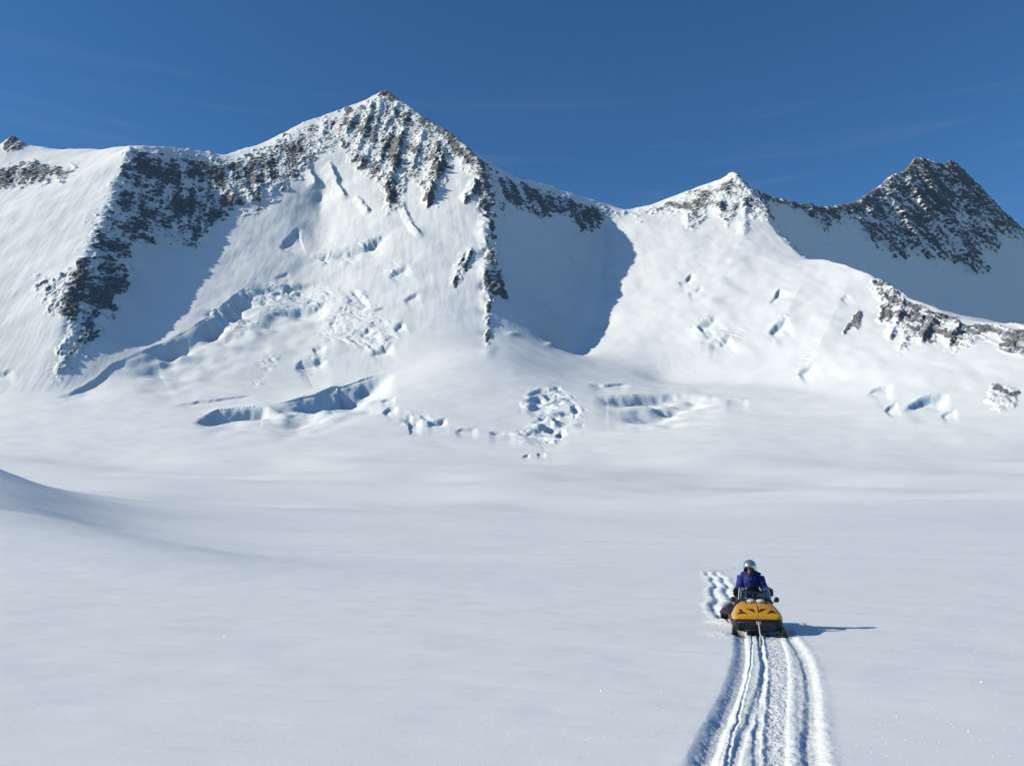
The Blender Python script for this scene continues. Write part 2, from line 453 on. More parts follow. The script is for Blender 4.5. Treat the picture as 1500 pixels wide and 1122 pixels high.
# --- rock zones: outline in photo px, relief in m, how much rock shows (0..1), ragged edge px
ZONES = [
    ('f', [(193, 217), (240, 221), (300, 228), (340, 233), (385, 222), (405, 208), (440, 192), (470, 212), (455, 245), (425, 268), (415, 285), (392, 296), (385, 308),
           (362, 306), (335, 318), (318, 335), (300, 350), (292, 372), (262, 366), (235, 352), (205, 362), (190, 385), (200, 412), (190, 428), (178, 448),
           (160, 462), (143, 488), (128, 510), (100, 540), (84, 556), (78, 545), (90, 505), (96, 475), (72, 448), (50, 425), (62, 408), (100, 402), (120, 376), (148, 312), (172, 262)], 8.0, .50, 14),
    ('f', [(196, 222), (232, 226), (236, 262), (215, 300), (180, 360), (150, 420), (120, 470), (98, 520), (86, 520), (100, 460), (110, 425), (130, 375), (152, 315), (176, 266)], 7.0, .18, 8),
    ('f', [(-60, 245), (0, 243), (40, 238), (95, 245), (116, 243), (103, 258), (92, 268), (78, 262), (62, 268), (40, 266), (15, 275), (-60, 285)], 8.0, .56, 8),
    ('f', [(2, 216), (10, 203), (18, 196), (30, 204), (40, 214), (24, 222), (8, 226)], 5.0, .78, 3),
    ('f', [(400, 207), (450, 182), (500, 166), (540, 148), (556, 134), (563, 128), (580, 132), (606, 152), (646, 178), (678, 199), (706, 230), (716, 262),
           (690, 262), (668, 232), (652, 262), (640, 300), (622, 305), (615, 262), (598, 262), (588, 312), (566, 314), (560, 268), (540, 262), (512, 236), (498, 214), (470, 228), (430, 258)], 7.0, .36, 8),
    ('f', [(556, 134), (563, 127), (574, 136), (585, 147), (575, 152), (560, 142), (548, 146)], 4.0, .8, 3),
    ('f', [(502, 160), (520, 157), (522, 166), (508, 170)], 4.0, .8, 3),
    ('f', [(618, 164), (648, 178), (680, 198), (708, 228), (722, 248), (712, 300), (700, 300), (700, 262), (684, 240), (655, 212)], 7.0, .62, 4),
    ('f', [(698, 236), (722, 248), (732, 275), (724, 320), (728, 380), (742, 420), (746, 440), (728, 446), (716, 446), (712, 440), (706, 420), (706, 390), (709, 330), (703, 290)], 9.0, .64, 8),
    ('f', [(711, 440), (719, 444), (719, 480), (718, 508), (711, 512), (710, 480)], 5.0, .62, 4),
    ('f', [(722, 250), (760, 266), (820, 284), (884, 304), (916, 313), (912, 322), (892, 318), (872, 340), (850, 346), (838, 326), (812, 312), (790, 330), (775, 318), (745, 306), (738, 318), (726, 312)], 7.0, .55, 8),
    ('f', [(926, 314), (945, 306), (965, 302), (1000, 289), (1040, 272), (1066, 259), (1076, 250), (1096, 276), (1118, 303), (1126, 322), (1112, 322), (1100, 316), (1085, 300), (1078, 320), (1064, 332), (1056, 318),
           (1040, 305), (1022, 334), (1006, 332), (1004, 315), (990, 310), (968, 318), (950, 312), (938, 326), (928, 322)], 6.0, .40, 7),
    ('f', [(1068, 256), (1076, 249), (1086, 260), (1078, 264)], 3.0, .85, 2),
    ('f', [(1274, 404), (1292, 413), (1312, 430), (1352, 452), (1402, 470), (1442, 478), (1500, 478), (1580, 488), (1580, 520), (1500, 506), (1476, 516), (1458, 498), (1428, 502), (1402, 513), (1385, 510), (1374, 500),
           (1350, 506), (1335, 502), (1316, 516), (1322, 488), (1308, 470), (1288, 472), (1290, 448), (1274, 424)], 8.0, .50, 9),
    ('f', [(1258, 452), (1263, 456), (1262, 474), (1256, 484), (1250, 478), (1236, 490), (1233, 486), (1248, 466)], 5.0, .85, 2),
    ('f', [(1445, 592), (1455, 560), (1476, 566), (1492, 570), (1488, 600), (1466, 602)], 5.0, .46, 5),
    ('f', [(1446, 500), (1500, 500), (1500, 525), (1470, 520)], 5.0, .5, 4),
    ('f', [(664, 420), (672, 395), (684, 372), (692, 366), (690, 380), (680, 398), (670, 430)], 4.0, .55, 3),
    ('b', [(1070, 240), (1100, 262), (1142, 282), (1200, 296), (1252, 290), (1272, 272), (1300, 250), (1326, 240), (1332, 222), (1398, 224), (1430, 254), (1508, 332), (1566, 388), (1560, 420), (1500, 352), (1470, 345), (1458, 372),
           (1442, 364), (1452, 398), (1428, 408), (1408, 392), (1392, 380), (1372, 388), (1340, 372), (1326, 384), (1300, 374), (1290, 356), (1268, 352), (1252, 328), (1228, 326), (1210, 342), (1196, 328), (1172, 312), (1130, 300), (1128, 330), (1150, 356), (1180, 380), (1165, 380), (1125, 335)], 12.0, .58, 12),
    ('b', [(1300, 250), (1326, 240), (1332, 222), (1398, 224), (1430, 254), (1508, 332), (1566, 392), (1502, 348), (1440, 330), (1400, 300), (1385, 330), (1350, 320), (1335, 290), (1300, 300), (1282, 290)], 12.0, .76, 10),
    ('b', [(1140, 280), (1200, 294), (1252, 288), (1276, 270), (1300, 284), (1262, 316), (1220, 318), (1180, 312), (1140, 300)], 9.0, .80, 5),
]
EDGE = fbm(Xg / 34, Yg / 60, Zg / 34, 4)
rough = 1.0 * ridged(Xg / 52, Yg / 80, Zg / 62, 2) + .0
lo = fbm(Xg / 85, Yg / 85, Zg / 85, 2)
mid = ridged((Xg + .4 * Zg) / 19, Yg / 30, (Zg - .3 * Xg) / 24, 3, .6)
fine = fbm(Xg / 9, Yg / 9, Zg / 7, 2)
gully = fbm((Xg + .30 * Zg) / 30, Yg / 160, Zg / 150, 3)
gully = np.where(FAR, fbm((Xg + .75 * Zg) / 34, Yg / 160, (Zg - .75 * Xg) / 170, 3), gully)
COVER = np.full(Zg.shape, -1.0)
for side, P, amp, cover, rag in ZONES:
    reg = FAR if side == 'b' else FRONT
    sd = poly_sdf(P, reg)
    k = sstep(-.35 * rag, .8 * rag, sd + rag * 1.1 * EDGE)
    new = np.maximum(MASK, k)
    D += np.maximum(0, k - MASK) * (amp * (.55 * rough + .42 * mid + .22 * fine) - .2 * amp)
    MASK = new
    COVER = np.maximum(COVER, np.where(k > .02, cover * k + (k - 1) * .3, -1))

# --- rock ribs and wind-carved snow fins: outline, height m, left width px, right width px, rock (0/1)
RIBS = [
    ([(655, 214), (648, 240), (641, 262), (633, 288), (624, 309)], 26, 16, 5, .9), ([(623, 190), (616, 215), (609, 238), (604, 260)], 18, 12, 4, .8),
    ([(596, 182), (588, 206), (583, 232), (577, 262), (574, 290), (570, 314)], 20, 12, 5, .9), ([(587, 232), (577, 256), (565, 286)], 15, 9, 4, .8),
    ([(578, 182), (566, 214), (558, 238), (550, 258)], 15, 10, 5, .8), ([(549, 144), (544, 166), (540, 184), (528, 212), (517, 240)], 15, 9, 5, .5),
    ([(527, 164), (516, 184), (505, 202)], 14, 9, 5, .4), ([(481, 168), (476, 186), (471, 206)], 9, 6, 4, .2),
    ([(645, 204), (641, 228), (635, 256)], 16, 10, 5, .9), ([(699, 262), (695, 280), (678, 300)], 20, 14, 5, .95),
    ([(561, 146), (557, 164), (552, 184), (547, 214)], 12, 8, 4, .6), ([(584, 148), (578, 168), (568, 184), (556, 206)], 12, 8, 4, .6),
    ([(600, 160), (596, 176), (590, 192)], 10, 7, 4, .7), ([(534, 228), (529, 246), (526, 254)], 12, 8, 4, .2), ([(544, 214), (538, 232), (532, 250)], 10, 7, 4, .5),
    ([(482, 234), (490, 258), (500, 278), (509, 296)], 14, 20, 5, 0), ([(450, 242), (457, 258), (466, 276)], 11, 14, 5, 0), ([(520, 288), (530, 298), (543, 313)], 8, 10, 4, 0),
    ([(588, 292), (594, 310), (606, 334), (620, 350)], 8, 10, 5, 0), ([(332, 270), (342, 290), (352, 306)], 8, 9, 4, 0), ([(348, 262), (362, 282), (376, 300)], 8, 9, 4, 0),
    ([(372, 256), (376, 276), (378, 300)], 8, 7, 5, .6),
    ([(1076, 256), (1060, 290), (1052, 320)], 12, 14, 8, .1), ([(1040, 275), (1018, 305), (1002, 334)], 10, 12, 8, .2), ([(1095, 285), (1092, 310), (1090, 350)], 10, 14, 8, .1),
    ([(1325, 436), (1316, 470), (1300, 500)], 12, 12, 7, .6), ([(1372, 462), (1362, 485), (1345, 508)], 12, 12, 7, .7), ([(1408, 472), (1400, 492), (1386, 512)], 12, 12, 6, .8),
    ([(680, 366), (672, 392), (664, 424)], 9, 9, 4, .85), ([(693, 360), (684, 385), (676, 404)], 9, 8, 4, .8),
    ([(1110, 300), (1064, 400), (1040, 450), (1018, 540)], 5, 50, 44, 0), ([(1190, 385), (1158, 450), (1130, 520)], 4, 36, 34, 0), ([(1250, 400), (1222, 460), (1190, 530)], 3, 30, 30, 0),
]
FRIBS = [([(1262, 300), (1285, 340), (1310, 382)], 22, 8, 12, .8), ([(1290, 275), (1325, 330), (1360, 388)], 26, 8, 14, .85), ([(1320, 252), (1355, 320), (1400, 392)], 28, 8, 16, .9), ([(1345, 240), (1380, 310), (1428, 408)], 26, 8, 14, .85),
         ([(1385, 240), (1420, 310), (1455, 372)], 26, 8, 14, .8), ([(1240, 305), (1262, 335), (1288, 368)], 16, 7, 10, .8), ([(1180, 303), (1196, 322), (1208, 342)], 16, 7, 9, .85), ([(1425, 268), (1455, 320), (1480, 350)], 20, 8, 12, .7)]
for lst, reg in ((RIBS, FRONT), (FRIBS, FAR)):
    for P, h, wl, wr, rk in lst:
        m, d, t = line_coords(P, reg, 2 + max(wl, wr))
        d = -d      # right of a line drawn downwards
        d = d + 2.2 * EDGE[m]
        prof = np.where(d < 0, np.clip(1 + d / wl, 0, 1), np.clip(1 - d / wr, 0, 1))
        prof = prof ** 1.25 * sstep(0, .18, t) * (1 - sstep(.80, 1.0, t))
        jag = 1 + .75 * fbm(Xg[m] / 22, Yg[m] / 22, Zg[m] / 14, 3)
        D[m] += (.75 if rk > 0 else 1) * h * prof * (jag if rk > 0 else 1) * (1 + .5 * lo[m])
        if rk > 0:
            r = rk * sstep(-3.5, .5, d) * (1 - sstep(wr * .9, wr * 1.5, d)) * sstep(-.02, .06, t) * (1 - sstep(.95, 1.0, t))
            MASK[m] = np.maximum(MASK[m], np.minimum(1, r * 1.3)); COVER[m] = np.maximum(COVER[m], np.where(r > .05, r * .52, -1))

# the dividing rib is notched and towered, so its shadow has a broken edge
m, d, t = line_coords([at_px[:2] for at_px in L_RIB], FRONT, 26)
D[m] += np.exp(-(d / 9.0) ** 2) * sstep(0, .1, t) * (20 * fbm(Zg[m] / 95, Xg[m] / 300, 2.2, 3))

# --- scarps, bergschrunds and crevasse lips: outline, drop m, wall px, recovery px, blue ice (0..1)
SCARPS = [
    ([(280, 616), (320, 603), (352, 597), (385, 596), (422, 602)], 26, 5, 12, .2), ([(380, 598), (425, 588), (460, 581), (500, 568), (530, 557), (578, 544)], 40, 10, 20, .35),
    ([(247, 593), (300, 586), (345, 581), (385, 578)], 5, 1.6, 8, 0),
    ([(60, 584), (100, 576), (140, 555), (165, 533), (190, 520), (250, 498), (285, 472)], 9, 3, 16, .1), ([(-20, 545), (6, 545), (20, 539)], 7, 3, 12, .1),
    ([(176, 524), (225, 508), (275, 484), (315, 457), (352, 428), (384, 398)], 32, 16, 34, .1), ([(330, 470), (352, 440), (368, 425)], 12, 8, 16, .1),
    ([(868, 578), (890, 580), (930, 578), (985, 574), (1020, 578), (1070, 584)], 24, 5, 20, .3), ([(905, 596), (930, 593), (960, 591), (1010, 589)], 18, 5, 17, .3), ([(860, 561), (885, 563), (925, 561)], 6, 1.6, 7, 0), ([(1060, 584), (1100, 585)], 5, 2, 8, 0),
    ([(364, 418), (390, 419), (420, 416), (455, 414), (474, 416)], 14, 5, 16, .35), ([(372, 446), (400, 452), (432, 453), (460, 446), (486, 430)], 18, 6, 26, .3),
    ([(405, 362), (420, 348), (436, 334), (446, 336)], 16, 6, 14, .35), ([(446, 382), (475, 373), (505, 365), (537, 355), (574, 334)], 13, 6, 20, .2),
    ([(500, 372), (540, 356), (566, 342)], 8, 4, 12, .2), ([(566, 404), (580, 394), (597, 384)], 14, 6, 14, .5), ([(590, 441), (604, 434), (615, 430)], 7, 3, 9, .1),
    ([(428, 540), (442, 530), (460, 528), (478, 521)], 14, 5, 16, .25), ([(538, 520), (548, 512), (562, 506), (574, 500)], 11, 5, 12, .25), ([(575, 482), (584, 476), (592, 472)], 9, 4, 9, .2),
    ([(400, 405), (412, 402), (424, 397)], 6, 3, 10, .1), ([(515, 420), (530, 432), (546, 449)], 10, 4, 12, .3), ([(478, 470), (492, 462), (497, 466)], 12, 5, 14, .3), ([(525, 488), (538, 478), (548, 480)], 12, 5, 14, .3), ([(455, 508), (470, 503), (480, 505)], 9, 5, 14, .2),
    ([(556, 584), (568, 581), (580, 580)], 7, 2.5, 7, .1), ([(558, 602), (570, 594), (584, 593)], 9, 4, 9, .15), ([(588, 615), (600, 606), (606, 612), (620, 612)], 12, 5, 10, .25), ([(624, 618), (640, 616), (655, 612)], 8, 3, 8, .1), ([(664, 632), (676, 627), (702, 627)], 6, 2.5, 7, .1), ([(715, 632), (735, 632), (758, 634)], 6, 2, 8, .1),
    ([(1266, 579), (1276, 570), (1290, 564), (1308, 561)], 9, 3, 14, .5), ([(1294, 602), (1303, 593), (1314, 588)], 6, 3, 10, .5), ([(1320, 600), (1340, 588), (1362, 579), (1392, 574)], 13, 4, 16, .8), ([(1376, 606), (1388, 601), (1402, 598)], 5, 3, 9, .4),
    ([(1018, 478), (1034, 470), (1050, 458)], 14, 6, 12, .2), ([(1038, 498), (1055, 500), (1070, 490)], 9, 6, 12, .15), ([(1122, 488), (1138, 474), (1154, 464)], 12, 5, 12, .3), ([(1166, 545), (1178, 538), (1192, 528)], 9, 5, 12, .1), ([(1230, 440), (1240, 430)], 7, 4, 9, 0),
    ([(992, 414), (1004, 410), (1014, 398)], 8, 3, 9, .1), ([(1006, 426), (1018, 424), (1026, 416)], 9, 4, 9, .1), ([(1124, 446), (1134, 436), (1144, 420)], 8, 3, 9, .1),
    ([(770, 578), (790, 570), (815, 571)], 8, 3, 7, .2), ([(765, 588), (788, 576), (812, 575), (830, 580)], 12, 4, 11, .3), ([(768, 602), (786, 590), (810, 588)], 9, 4, 11, .35), ([(772, 622), (790, 610), (815, 604), (846, 600)], 12, 4, 14, .4),
    ([(764, 640), (780, 626), (800, 622), (832, 618)], 12, 4, 14, .4), ([(832, 598), (842, 592), (854, 602)], 12, 4, 8, .3), ([(810, 636), (822, 624), (832, 634)], 10, 4, 10, .3), ([(764, 668), (776, 664)], 4, 2, 6, 0), ([(786, 663), (800, 662)], 4, 2, 6, 0),
]
WOB = fbm(Xg / 30, Yg / 60, Zg / 30, 2)
for P, h, wall, rec, ic in SCARPS:
    m, d, t = line_coords(P, FRONT, 3 * rec)
    d = d + .9 * WOB[m] + 1.2 * lo[m]
    end = sstep(0, .3, t) * (1 - sstep(.7, 1, t)) * np.clip(.85 + .8 * lo[m], .2, 1.4)
    far_off = np.exp(-np.maximum(0, d - wall) / rec) * (1 - sstep(2.2 * rec, 3 * rec, d))
    s = sstep(0, wall, d) * far_off * end
    lip = np.exp(-(np.minimum(d, 0) / (1.2 * wall)) ** 2) * (d < 0) * end * .1
    DZ[m] += h * (lip - s)
    ICE[m] = np.maximum(ICE[m], ic * sstep(0, 2, d) * (1 - sstep(wall, wall * 1.8, d)) * end)

# --- broken ice: outline, relief m, blue
SERACS = [
    ([(362, 420), (400, 414), (470, 414), (480, 430), (462, 446), (430, 452), (385, 450), (366, 442)], 6, .35), ([(480, 450), (500, 425), (530, 420), (550, 450), (562, 470), (580, 480), (572, 505), (540, 518), (515, 500), (490, 505), (470, 490)], 4.5, .22),
    ([(562, 398), (575, 386), (597, 384), (596, 398), (575, 408)], 7, .4), ([(766, 592), (790, 572), (814, 569), (832, 578), (806, 584), (786, 594), (770, 602)], 5, .4), ([(786, 606), (808, 592), (836, 590), (858, 602), (850, 613), (826, 608), (800, 616)], 7, .5), ([(762, 642), (774, 626), (800, 618), (828, 616), (838, 626), (818, 632), (812, 645), (788, 640)], 7, .5),
    ([(440, 594), (480, 582), (520, 566), (500, 584), (470, 596), (430, 604), (412, 602)], 6, .3), ([(780, 578), (815, 572), (835, 585), (810, 600), (775, 598)], 5, .25),
    ([(1015, 478), (1040, 465), (1060, 480), (1090, 490), (1075, 502), (1040, 500)], 5, .1), ([(1165, 535), (1190, 520), (1200, 540), (1175, 552)], 5, .1), ([(1120, 490), (1150, 462), (1155, 475), (1130, 496)], 5, .15),
    ([(430, 540), (475, 524), (480, 530), (440, 548)], 4, .2), ([(370, 550), (395, 520), (405, 528), (385, 558), (360, 562)], 3.5, .05), ([(460, 370), (500, 366), (570, 340), (560, 356), (500, 384), (465, 388)], 4, .15),
    ([(300, 460), (360, 430), (372, 470), (330, 492)], 5, .05), ([(590, 610), (620, 606), (640, 618), (600, 622)], 4, .2),
]
_w1, _w2 = 14 * fbm(Xg / 60, Yg / 60, Zg / 60, 2), 10 * fbm(Xg / 45 + 9, Yg / 45, Zg / 45, 2)
blocky = (1.1 * np.abs(perlin((Xg + _w1) / 58, Yg / 110, (Zg + .35 * Xg + _w2) / 26)) + .5 * np.abs(perlin((Xg + _w2) / 24 + 5, Yg / 40, (Zg + .3 * Xg + _w1) / 13)) + .12 * np.abs(perlin(Xg / 9, Yg / 14, Zg / 7)))
patch = sstep(-.35, .35, fbm(Xg / 75 + 2, Yg / 110, Zg / 50, 2))
for P, h, ic in SERACS:
    k = sstep(-9, 9, poly_sdf(P, FRONT) + 9 * EDGE) * (.3 + .7 * patch)
    D += k * h * 2.1 * (blocky - .45)
    ICE = np.maximum(ICE, k * ic * sstep(.55, .15, blocky))

# soft cornices hanging off the main crest and the pale drifts in the shaded bowl
for cx, cy, w, h in ((845, 410, 14, 4), (820, 434, 9, 3), (823, 468, 10, 4), (787, 475, 8, 4), (808, 505, 9, 5), (750, 490, 9, 4), (898, 412, 9, 3), (893, 440, 9, 3), (1218, 362, 9, 7), (1225, 345, 8, 6), (1255, 372, 8, 6)):
    q = ((PX - cx) / w) ** 2 + ((PY - cy) / (w * .38)) ** 2
    DZ += np.where(FRONT | FAR, h * np.exp(-q), 0)

D *= sstep(1500, 1640, Yg); DZ *= sstep(1500, 1640, Yg)
Xd = Xg + D * N0[..., 0]; Yd = Yg + D * N0[..., 1]; Zd = Zg + D * N0[..., 2] + DZ
N1 = normals(Xd, Yd, Zd)

# --- where the rock shows: steeper or overhung relief sheds its snow
lean = N0[..., 2] - N1[..., 2]
ROCK = MASK * np.clip(.36 + 1.5 * (COVER - .5) + 1.35 * lean + .34 * fine + .50 * lo + .13 * mid + .75 * gully, 0, 1)
ROCK = np.where(COVER > -.5, ROCK, 0)
ICE = np.clip(ICE, 0, 1)

# --- one grid, split where one mountain ends and the next begins
_bl = np.array([at(*p) for p in [(915, 307, 3600)] + L_BOWL + [(822, 545, 2420)]])
UDIV = np.interp(Yg, _bl[::-1, 1], (_bl[:, 0] / _bl[:, 1])[::-1])
isgl = (Yg < FOOTY(Xg, Yg) + 10)
isfar = (Yg > CRESTY + 4) & (PX > 1082)
REG = np.where(isgl, 0, np.where(isfar, 3, np.where(Ug < UDIV, 1, 2)))
face = REG[:-1, :-1]
at_d = {'rock': ROCK, 'ice': ICE}
for r, nm, lab in ((0, 'glacier', 'smooth white glacier slopes with blue crevasses below the rock faces'),
                   (1, 'mountain', 'tall snowy pyramid peak with dark rock ribs and a shaded flank at the left'),
                   (2, 'mountain', 'bright snow peak in the middle right whose ridge falls towards the right edge'),
                   (3, 'mountain', 'dark shaded rocky peak farthest back at the right')):
    o = grid_mesh(nm, Xd, Yd, Zd, keep=(face == r), attrs=at_d, normals=N1, mat=M_ROCK)
    tag(o, lab, 'glacier' if r == 0 else 'mountain', kind='structure')
# ------------------------------------------------------------------ snowfield: one sheet from behind the camera to the glacier
def hit_ground(px, py):
    z = 0.0
    for _ in range(12):
        x, y = ground_at(px, py, z)
        z = float(glacier(np.array([x]), np.array([y]))[0])
    return x, y

ucol = (np.concatenate([np.linspace(-360, 985, 300), np.arange(988, 1248, .55), np.linspace(1256, 1860, 140)]) - 750) / F / CP
ucol = np.concatenate([-np.geomspace(8, abs(ucol[0]) * 1.03, 30), ucol, np.geomspace(ucol[-1] * 1.03, 8, 30)])
yr = [3.0]
while yr[-1] < 1500:
    y = yr[-1]
    yr.append(y + (.12 if y < 7 else max(.028, y * y / 3600.0) if y < 70 else max(1.0, y * .012)))
yr = np.array(yr[:-1]); yr = np.concatenate([[-60, -25, -8, 0, 1.5], yr, [1500.0, 1520.0]])
Yn, Un = np.meshgrid(yr, ucol, indexing='ij')
Xn = Un * np.maximum(Yn, 3.0)
Zn = glacier(Xn, Yn)
CH = np.zeros_like(Zn)

def interp_line(rowsv, pxs):
    P = np.array([ground_at(p, r) for r, p in zip(rowsv, pxs)])
    # carry the line on towards (and past) the photographer
    d = (P[-1] - P[-2]) / np.linalg.norm(P[-1] - P[-2])
    P = np.vstack([P, P[-1] + d * 1.2, P[-1] + d * 4.0])
    o = np.argsort(P[:, 1])
    return P[o]

TR = (934, 950, 974, 1010, 1046, 1082, 1122)
near = (Yn > 4.5) & (Yn < 21.5) & (Xn > .4) & (Xn < 7.5)
xn, yn = Xn[near], Yn[near]
def xc(pxs):
    P = interp_line(TR, pxs)
    # smooth curve through the measured points
    return pchip(np.clip(yn, P[0, 1], P[-1, 1] + .01), P[:, 1].copy(), P[:, 0].copy()) + np.where(yn > P[-1, 1], (yn - P[-1, 1]) * .26, 0)
wob = .018 * fbm(xn * .9, yn * 1.6, 1.1, 3)
crumb = fbm(xn / .055, yn / .075, .3, 3)
chunk = fbm(xn / .15, yn / .15, 4.3, 3)
fade = 1 - sstep(18.9, 20.2, yn)
h = np.zeros_like(xn); ch = np.zeros_like(xn)
def groove(pxs, wl, wr, depth, berm_l, berm_r, churn=.3):
    global h, ch
    c = xc(pxs) + wob
    d = xn - c
    dd = depth * (1 + .25 * fbm(xn / .8, yn / .6, 2.0, 2))
    prof = np.where(d < 0, sstep(-wl, -.15 * wl, d), 1 - sstep(.15 * wr, wr, d))
    h = h - dd * prof
    h = h + berm_l * np.exp(-((d + wl * 1.25) / (.45 * wl)) ** 2) * (1 + .5 * chunk) + berm_r * np.exp(-((d - wr * 1.25) / (.45 * wr)) ** 2) * (1 + .5 * chunk)
    k = np.exp(-(d / (1.6 * max(wl, wr))) ** 2)
    ch = np.maximum(ch, churn * k)
LG = (1088, 1089, 1087, 1078, 1061, 1046, 1031); G2 = (1113, 1115, 1118, 1113, 1100, 1086, 1073); G2B = (1114, 1116, 1119, 1118, 1113, 1110, 1108)
BL = (1118, 1120, 1122, 1122, 1119, 1116, 1114); BR = (1146, 1152, 1157, 1158, 1156, 1156, 1157); RG = (1158, 1168, 1180, 1187, 1188, 1187, 1188)
OUT_R = (1170, 1182, 1194, 1200, 1204, 1210, 1217)
outer_l, outer_r = xc((1083, 1082, 1080, 1067, 1048, 1033, 1017)), xc(OUT_R)
ins = sstep(-.04, .14, xn - outer_l) * (1 - sstep(-.10, .04, xn - outer_r))
h = h - .022 * ins
ch = np.maximum(ch, .22 * ins)
groove(LG, .20, .11, .046, .002, .005, .3)
groove(G2, .07, .065, .019, .003, .003, .5)
groove(G2B, .06, .055, .020, .003, .005, .5)
groove((1102, 1101, 1099, 1091, 1081, 1071, 1062), .024, .024, .010, .002, .002, .3)
groove(RG, .10, .14, .027, .002, .004, .45)
cb0, cb1 = xc(BL), xc(BR)
belt = sstep(-.01, .05, xn - cb0) * (1 - sstep(-.05, .01, xn - cb1))
h = h - .02 * belt + belt * (.006 * crumb + .004 * chunk + .004 * np.sin(yn / .03 + 4 * wob / .018))
h = h + .010 * np.exp(-((xn - cb1 - .045) / .05) ** 2) * (1 + .5 * chunk) + .009 * np.exp(-((xn - cb0 + .03) / .035) ** 2) * (1 + .6 * chunk)
ch = np.maximum(ch, belt)
h = h + ins * (.006 * chunk + .004 * crumb)
edge = np.exp(-((xn - outer_r + .02) / .07) ** 2) + np.exp(-((xn - outer_l - .01) / .05) ** 2)
h = h + edge * (.006 * chunk + .004 * crumb) + .007 * np.exp(-((xn - outer_r + .05) / .09) ** 2)
Zn[near] += h * fade
CH[near] = np.maximum(CH[near], ch * fade)

# older trail the machine came in on: from the right behind it, round a bend on the left
TRAIL = [hit_ground(*p) for p in [(1128, 826.5), (1084, 832), (1056, 834.5), (1044, 837), (1044, 841), (1051, 847), (1057, 856), (1057, 866), (1062, 876), (1063, 886), (1066, 896), (1080, 908), (1100, 917)]]
TRAIL = np.array(TRAIL)
far = (Yn > 19.5) & (Yn < 75) & (Xn > 2) & (Xn < 40)
xf, yf = Xn[far], Yn[far]
best = np.full(xf.shape, 1e9); sd = np.zeros(xf.shape)
for a, b in zip(TRAIL[:-1], TRAIL[1:]):
    e = b - a
    t = np.clip(((xf - a[0]) * e[0] + (yf - a[1]) * e[1]) / (e @ e), 0, 1)
    d = np.hypot(xf - a[0] - t * e[0], yf - a[1] - t * e[1])
    s = np.sign(e[0] * (yf - a[1]) - e[1] * (xf - a[0]))
    u = d < best
    best = np.where(u, d, best); sd = np.where(u, d * s, sd)
wig = .16 * fbm(xf / 2.4, yf / 5.0, 9.2, 2)
sdw = sd + wig
lump = fbm(xf / .32, yf / .7, 3.8, 3)
g = np.zeros_like(xf)
for c in (-.26, .26):
    g -= .052 * np.exp(-((sdw - c) / .11) ** 2)
for c in (-.50, 0.0, .50):
    g += .028 * np.exp(-((sdw - c) / .13) ** 2) * (1 + .35 * lump)
g += .018 * lump * np.exp(-(sdw / 1.0) ** 2)
Zn[far] += g * (1 - sstep(.8, 1.2, best)) * sstep(19.5, 21, yf) * (1 - .5 * sstep(44, 58, yf))
CH[far] = np.maximum(CH[far], .8 * np.exp(-(sdw / .9) ** 2))

# snow heaped by the skis and the body of the machine
def heap(x0, y0, rx, ry, hh):
    q = ((Xn - x0) / rx) ** 2 + ((Yn - y0) / ry) ** 2
    m = q < 6
    Zn[m] += hh * np.exp(-q[m]) * (1 + .5 * fbm(Xn[m] / .15, Yn[m] / .2, 5.0, 3))
    CH[m] = np.maximum(CH[m], .7 * np.exp(-q[m]))

heap(4.25, 18.75, .28, .5, .05); heap(4.9, 21.5, .25, .6, .07); heap(5.62, 18.7, .12, .4, .03)
NRM = normals(Xn, Yn, Zn)
NRM[-2:] = normals(Xn[:-1], Yn[:-1], Zn[:-1])[-1]
Zn[-1] -= 6.0
snow = grid_mesh('snowfield', Xn, Yn, Zn, attrs={'churn': CH}, normals=NRM, mat=M_SNOW)
tag(snow, 'smooth white snowfield crossed by fresh vehicle tracks in the foreground', 'snow', kind='structure')

def ground_z(x, y):
    return float(glacier(np.array([x]), np.array([y]))[0])

# loose ice crystals that catch the sun in the foreground
def crystals():
    rr = random.Random(5)
    vs, fs = [], []
    for k in range(1500):
        px = rr.uniform(-60, 1560); py = 905 + 235 * rr.random() ** .75
        if 1010 < px < 1230: 
            if rr.random() < .75: continue
        x, y = ground_at(px, py)
        z = ground_z(x, y) + .001
        s = rr.choice((.0022, .0028, .0034, .0042, .0062)) * (.55 + y / 18.0)
        # small plates, tipped every way but mostly towards the light
        n = (sun_dir + Vector((rr.gauss(0, .22), rr.gauss(-.25, .22), rr.gauss(0, .22)))).normalized()
        a = n.orthogonal().normalized(); b = n.cross(a)
        c = Vector((x, y, z + s * .6)); i = len(vs)
        for q in range(6):
            an = q * math.pi / 3 + rr.random() * .3
            vs.append(c + (a * math.cos(an) + b * math.sin(an)) * s * .8)
        vs.append(c + n * s * .18)
        for q in range(6): fs.append((i + q, i + (q + 1) % 6, i + 6))
    me = bpy.data.meshes.new('ice_crystals'); me.from_pydata(vs, [], fs); me.update()
    m, nt, b = new_mat('ice_crystal')
    b.inputs['Base Color'].default_value = (.93, .95, .97, 1); b.inputs['Roughness'].default_value = .18; b.inputs['Specular IOR Level'].default_value = .8
    me.materials.append(m)
    o = bpy.data.objects.new('ice_crystals', me); C.objects.link(o)
    tag(o, 'scattered glinting ice crystals on the foreground snow', 'ice', kind='stuff')
crystals()
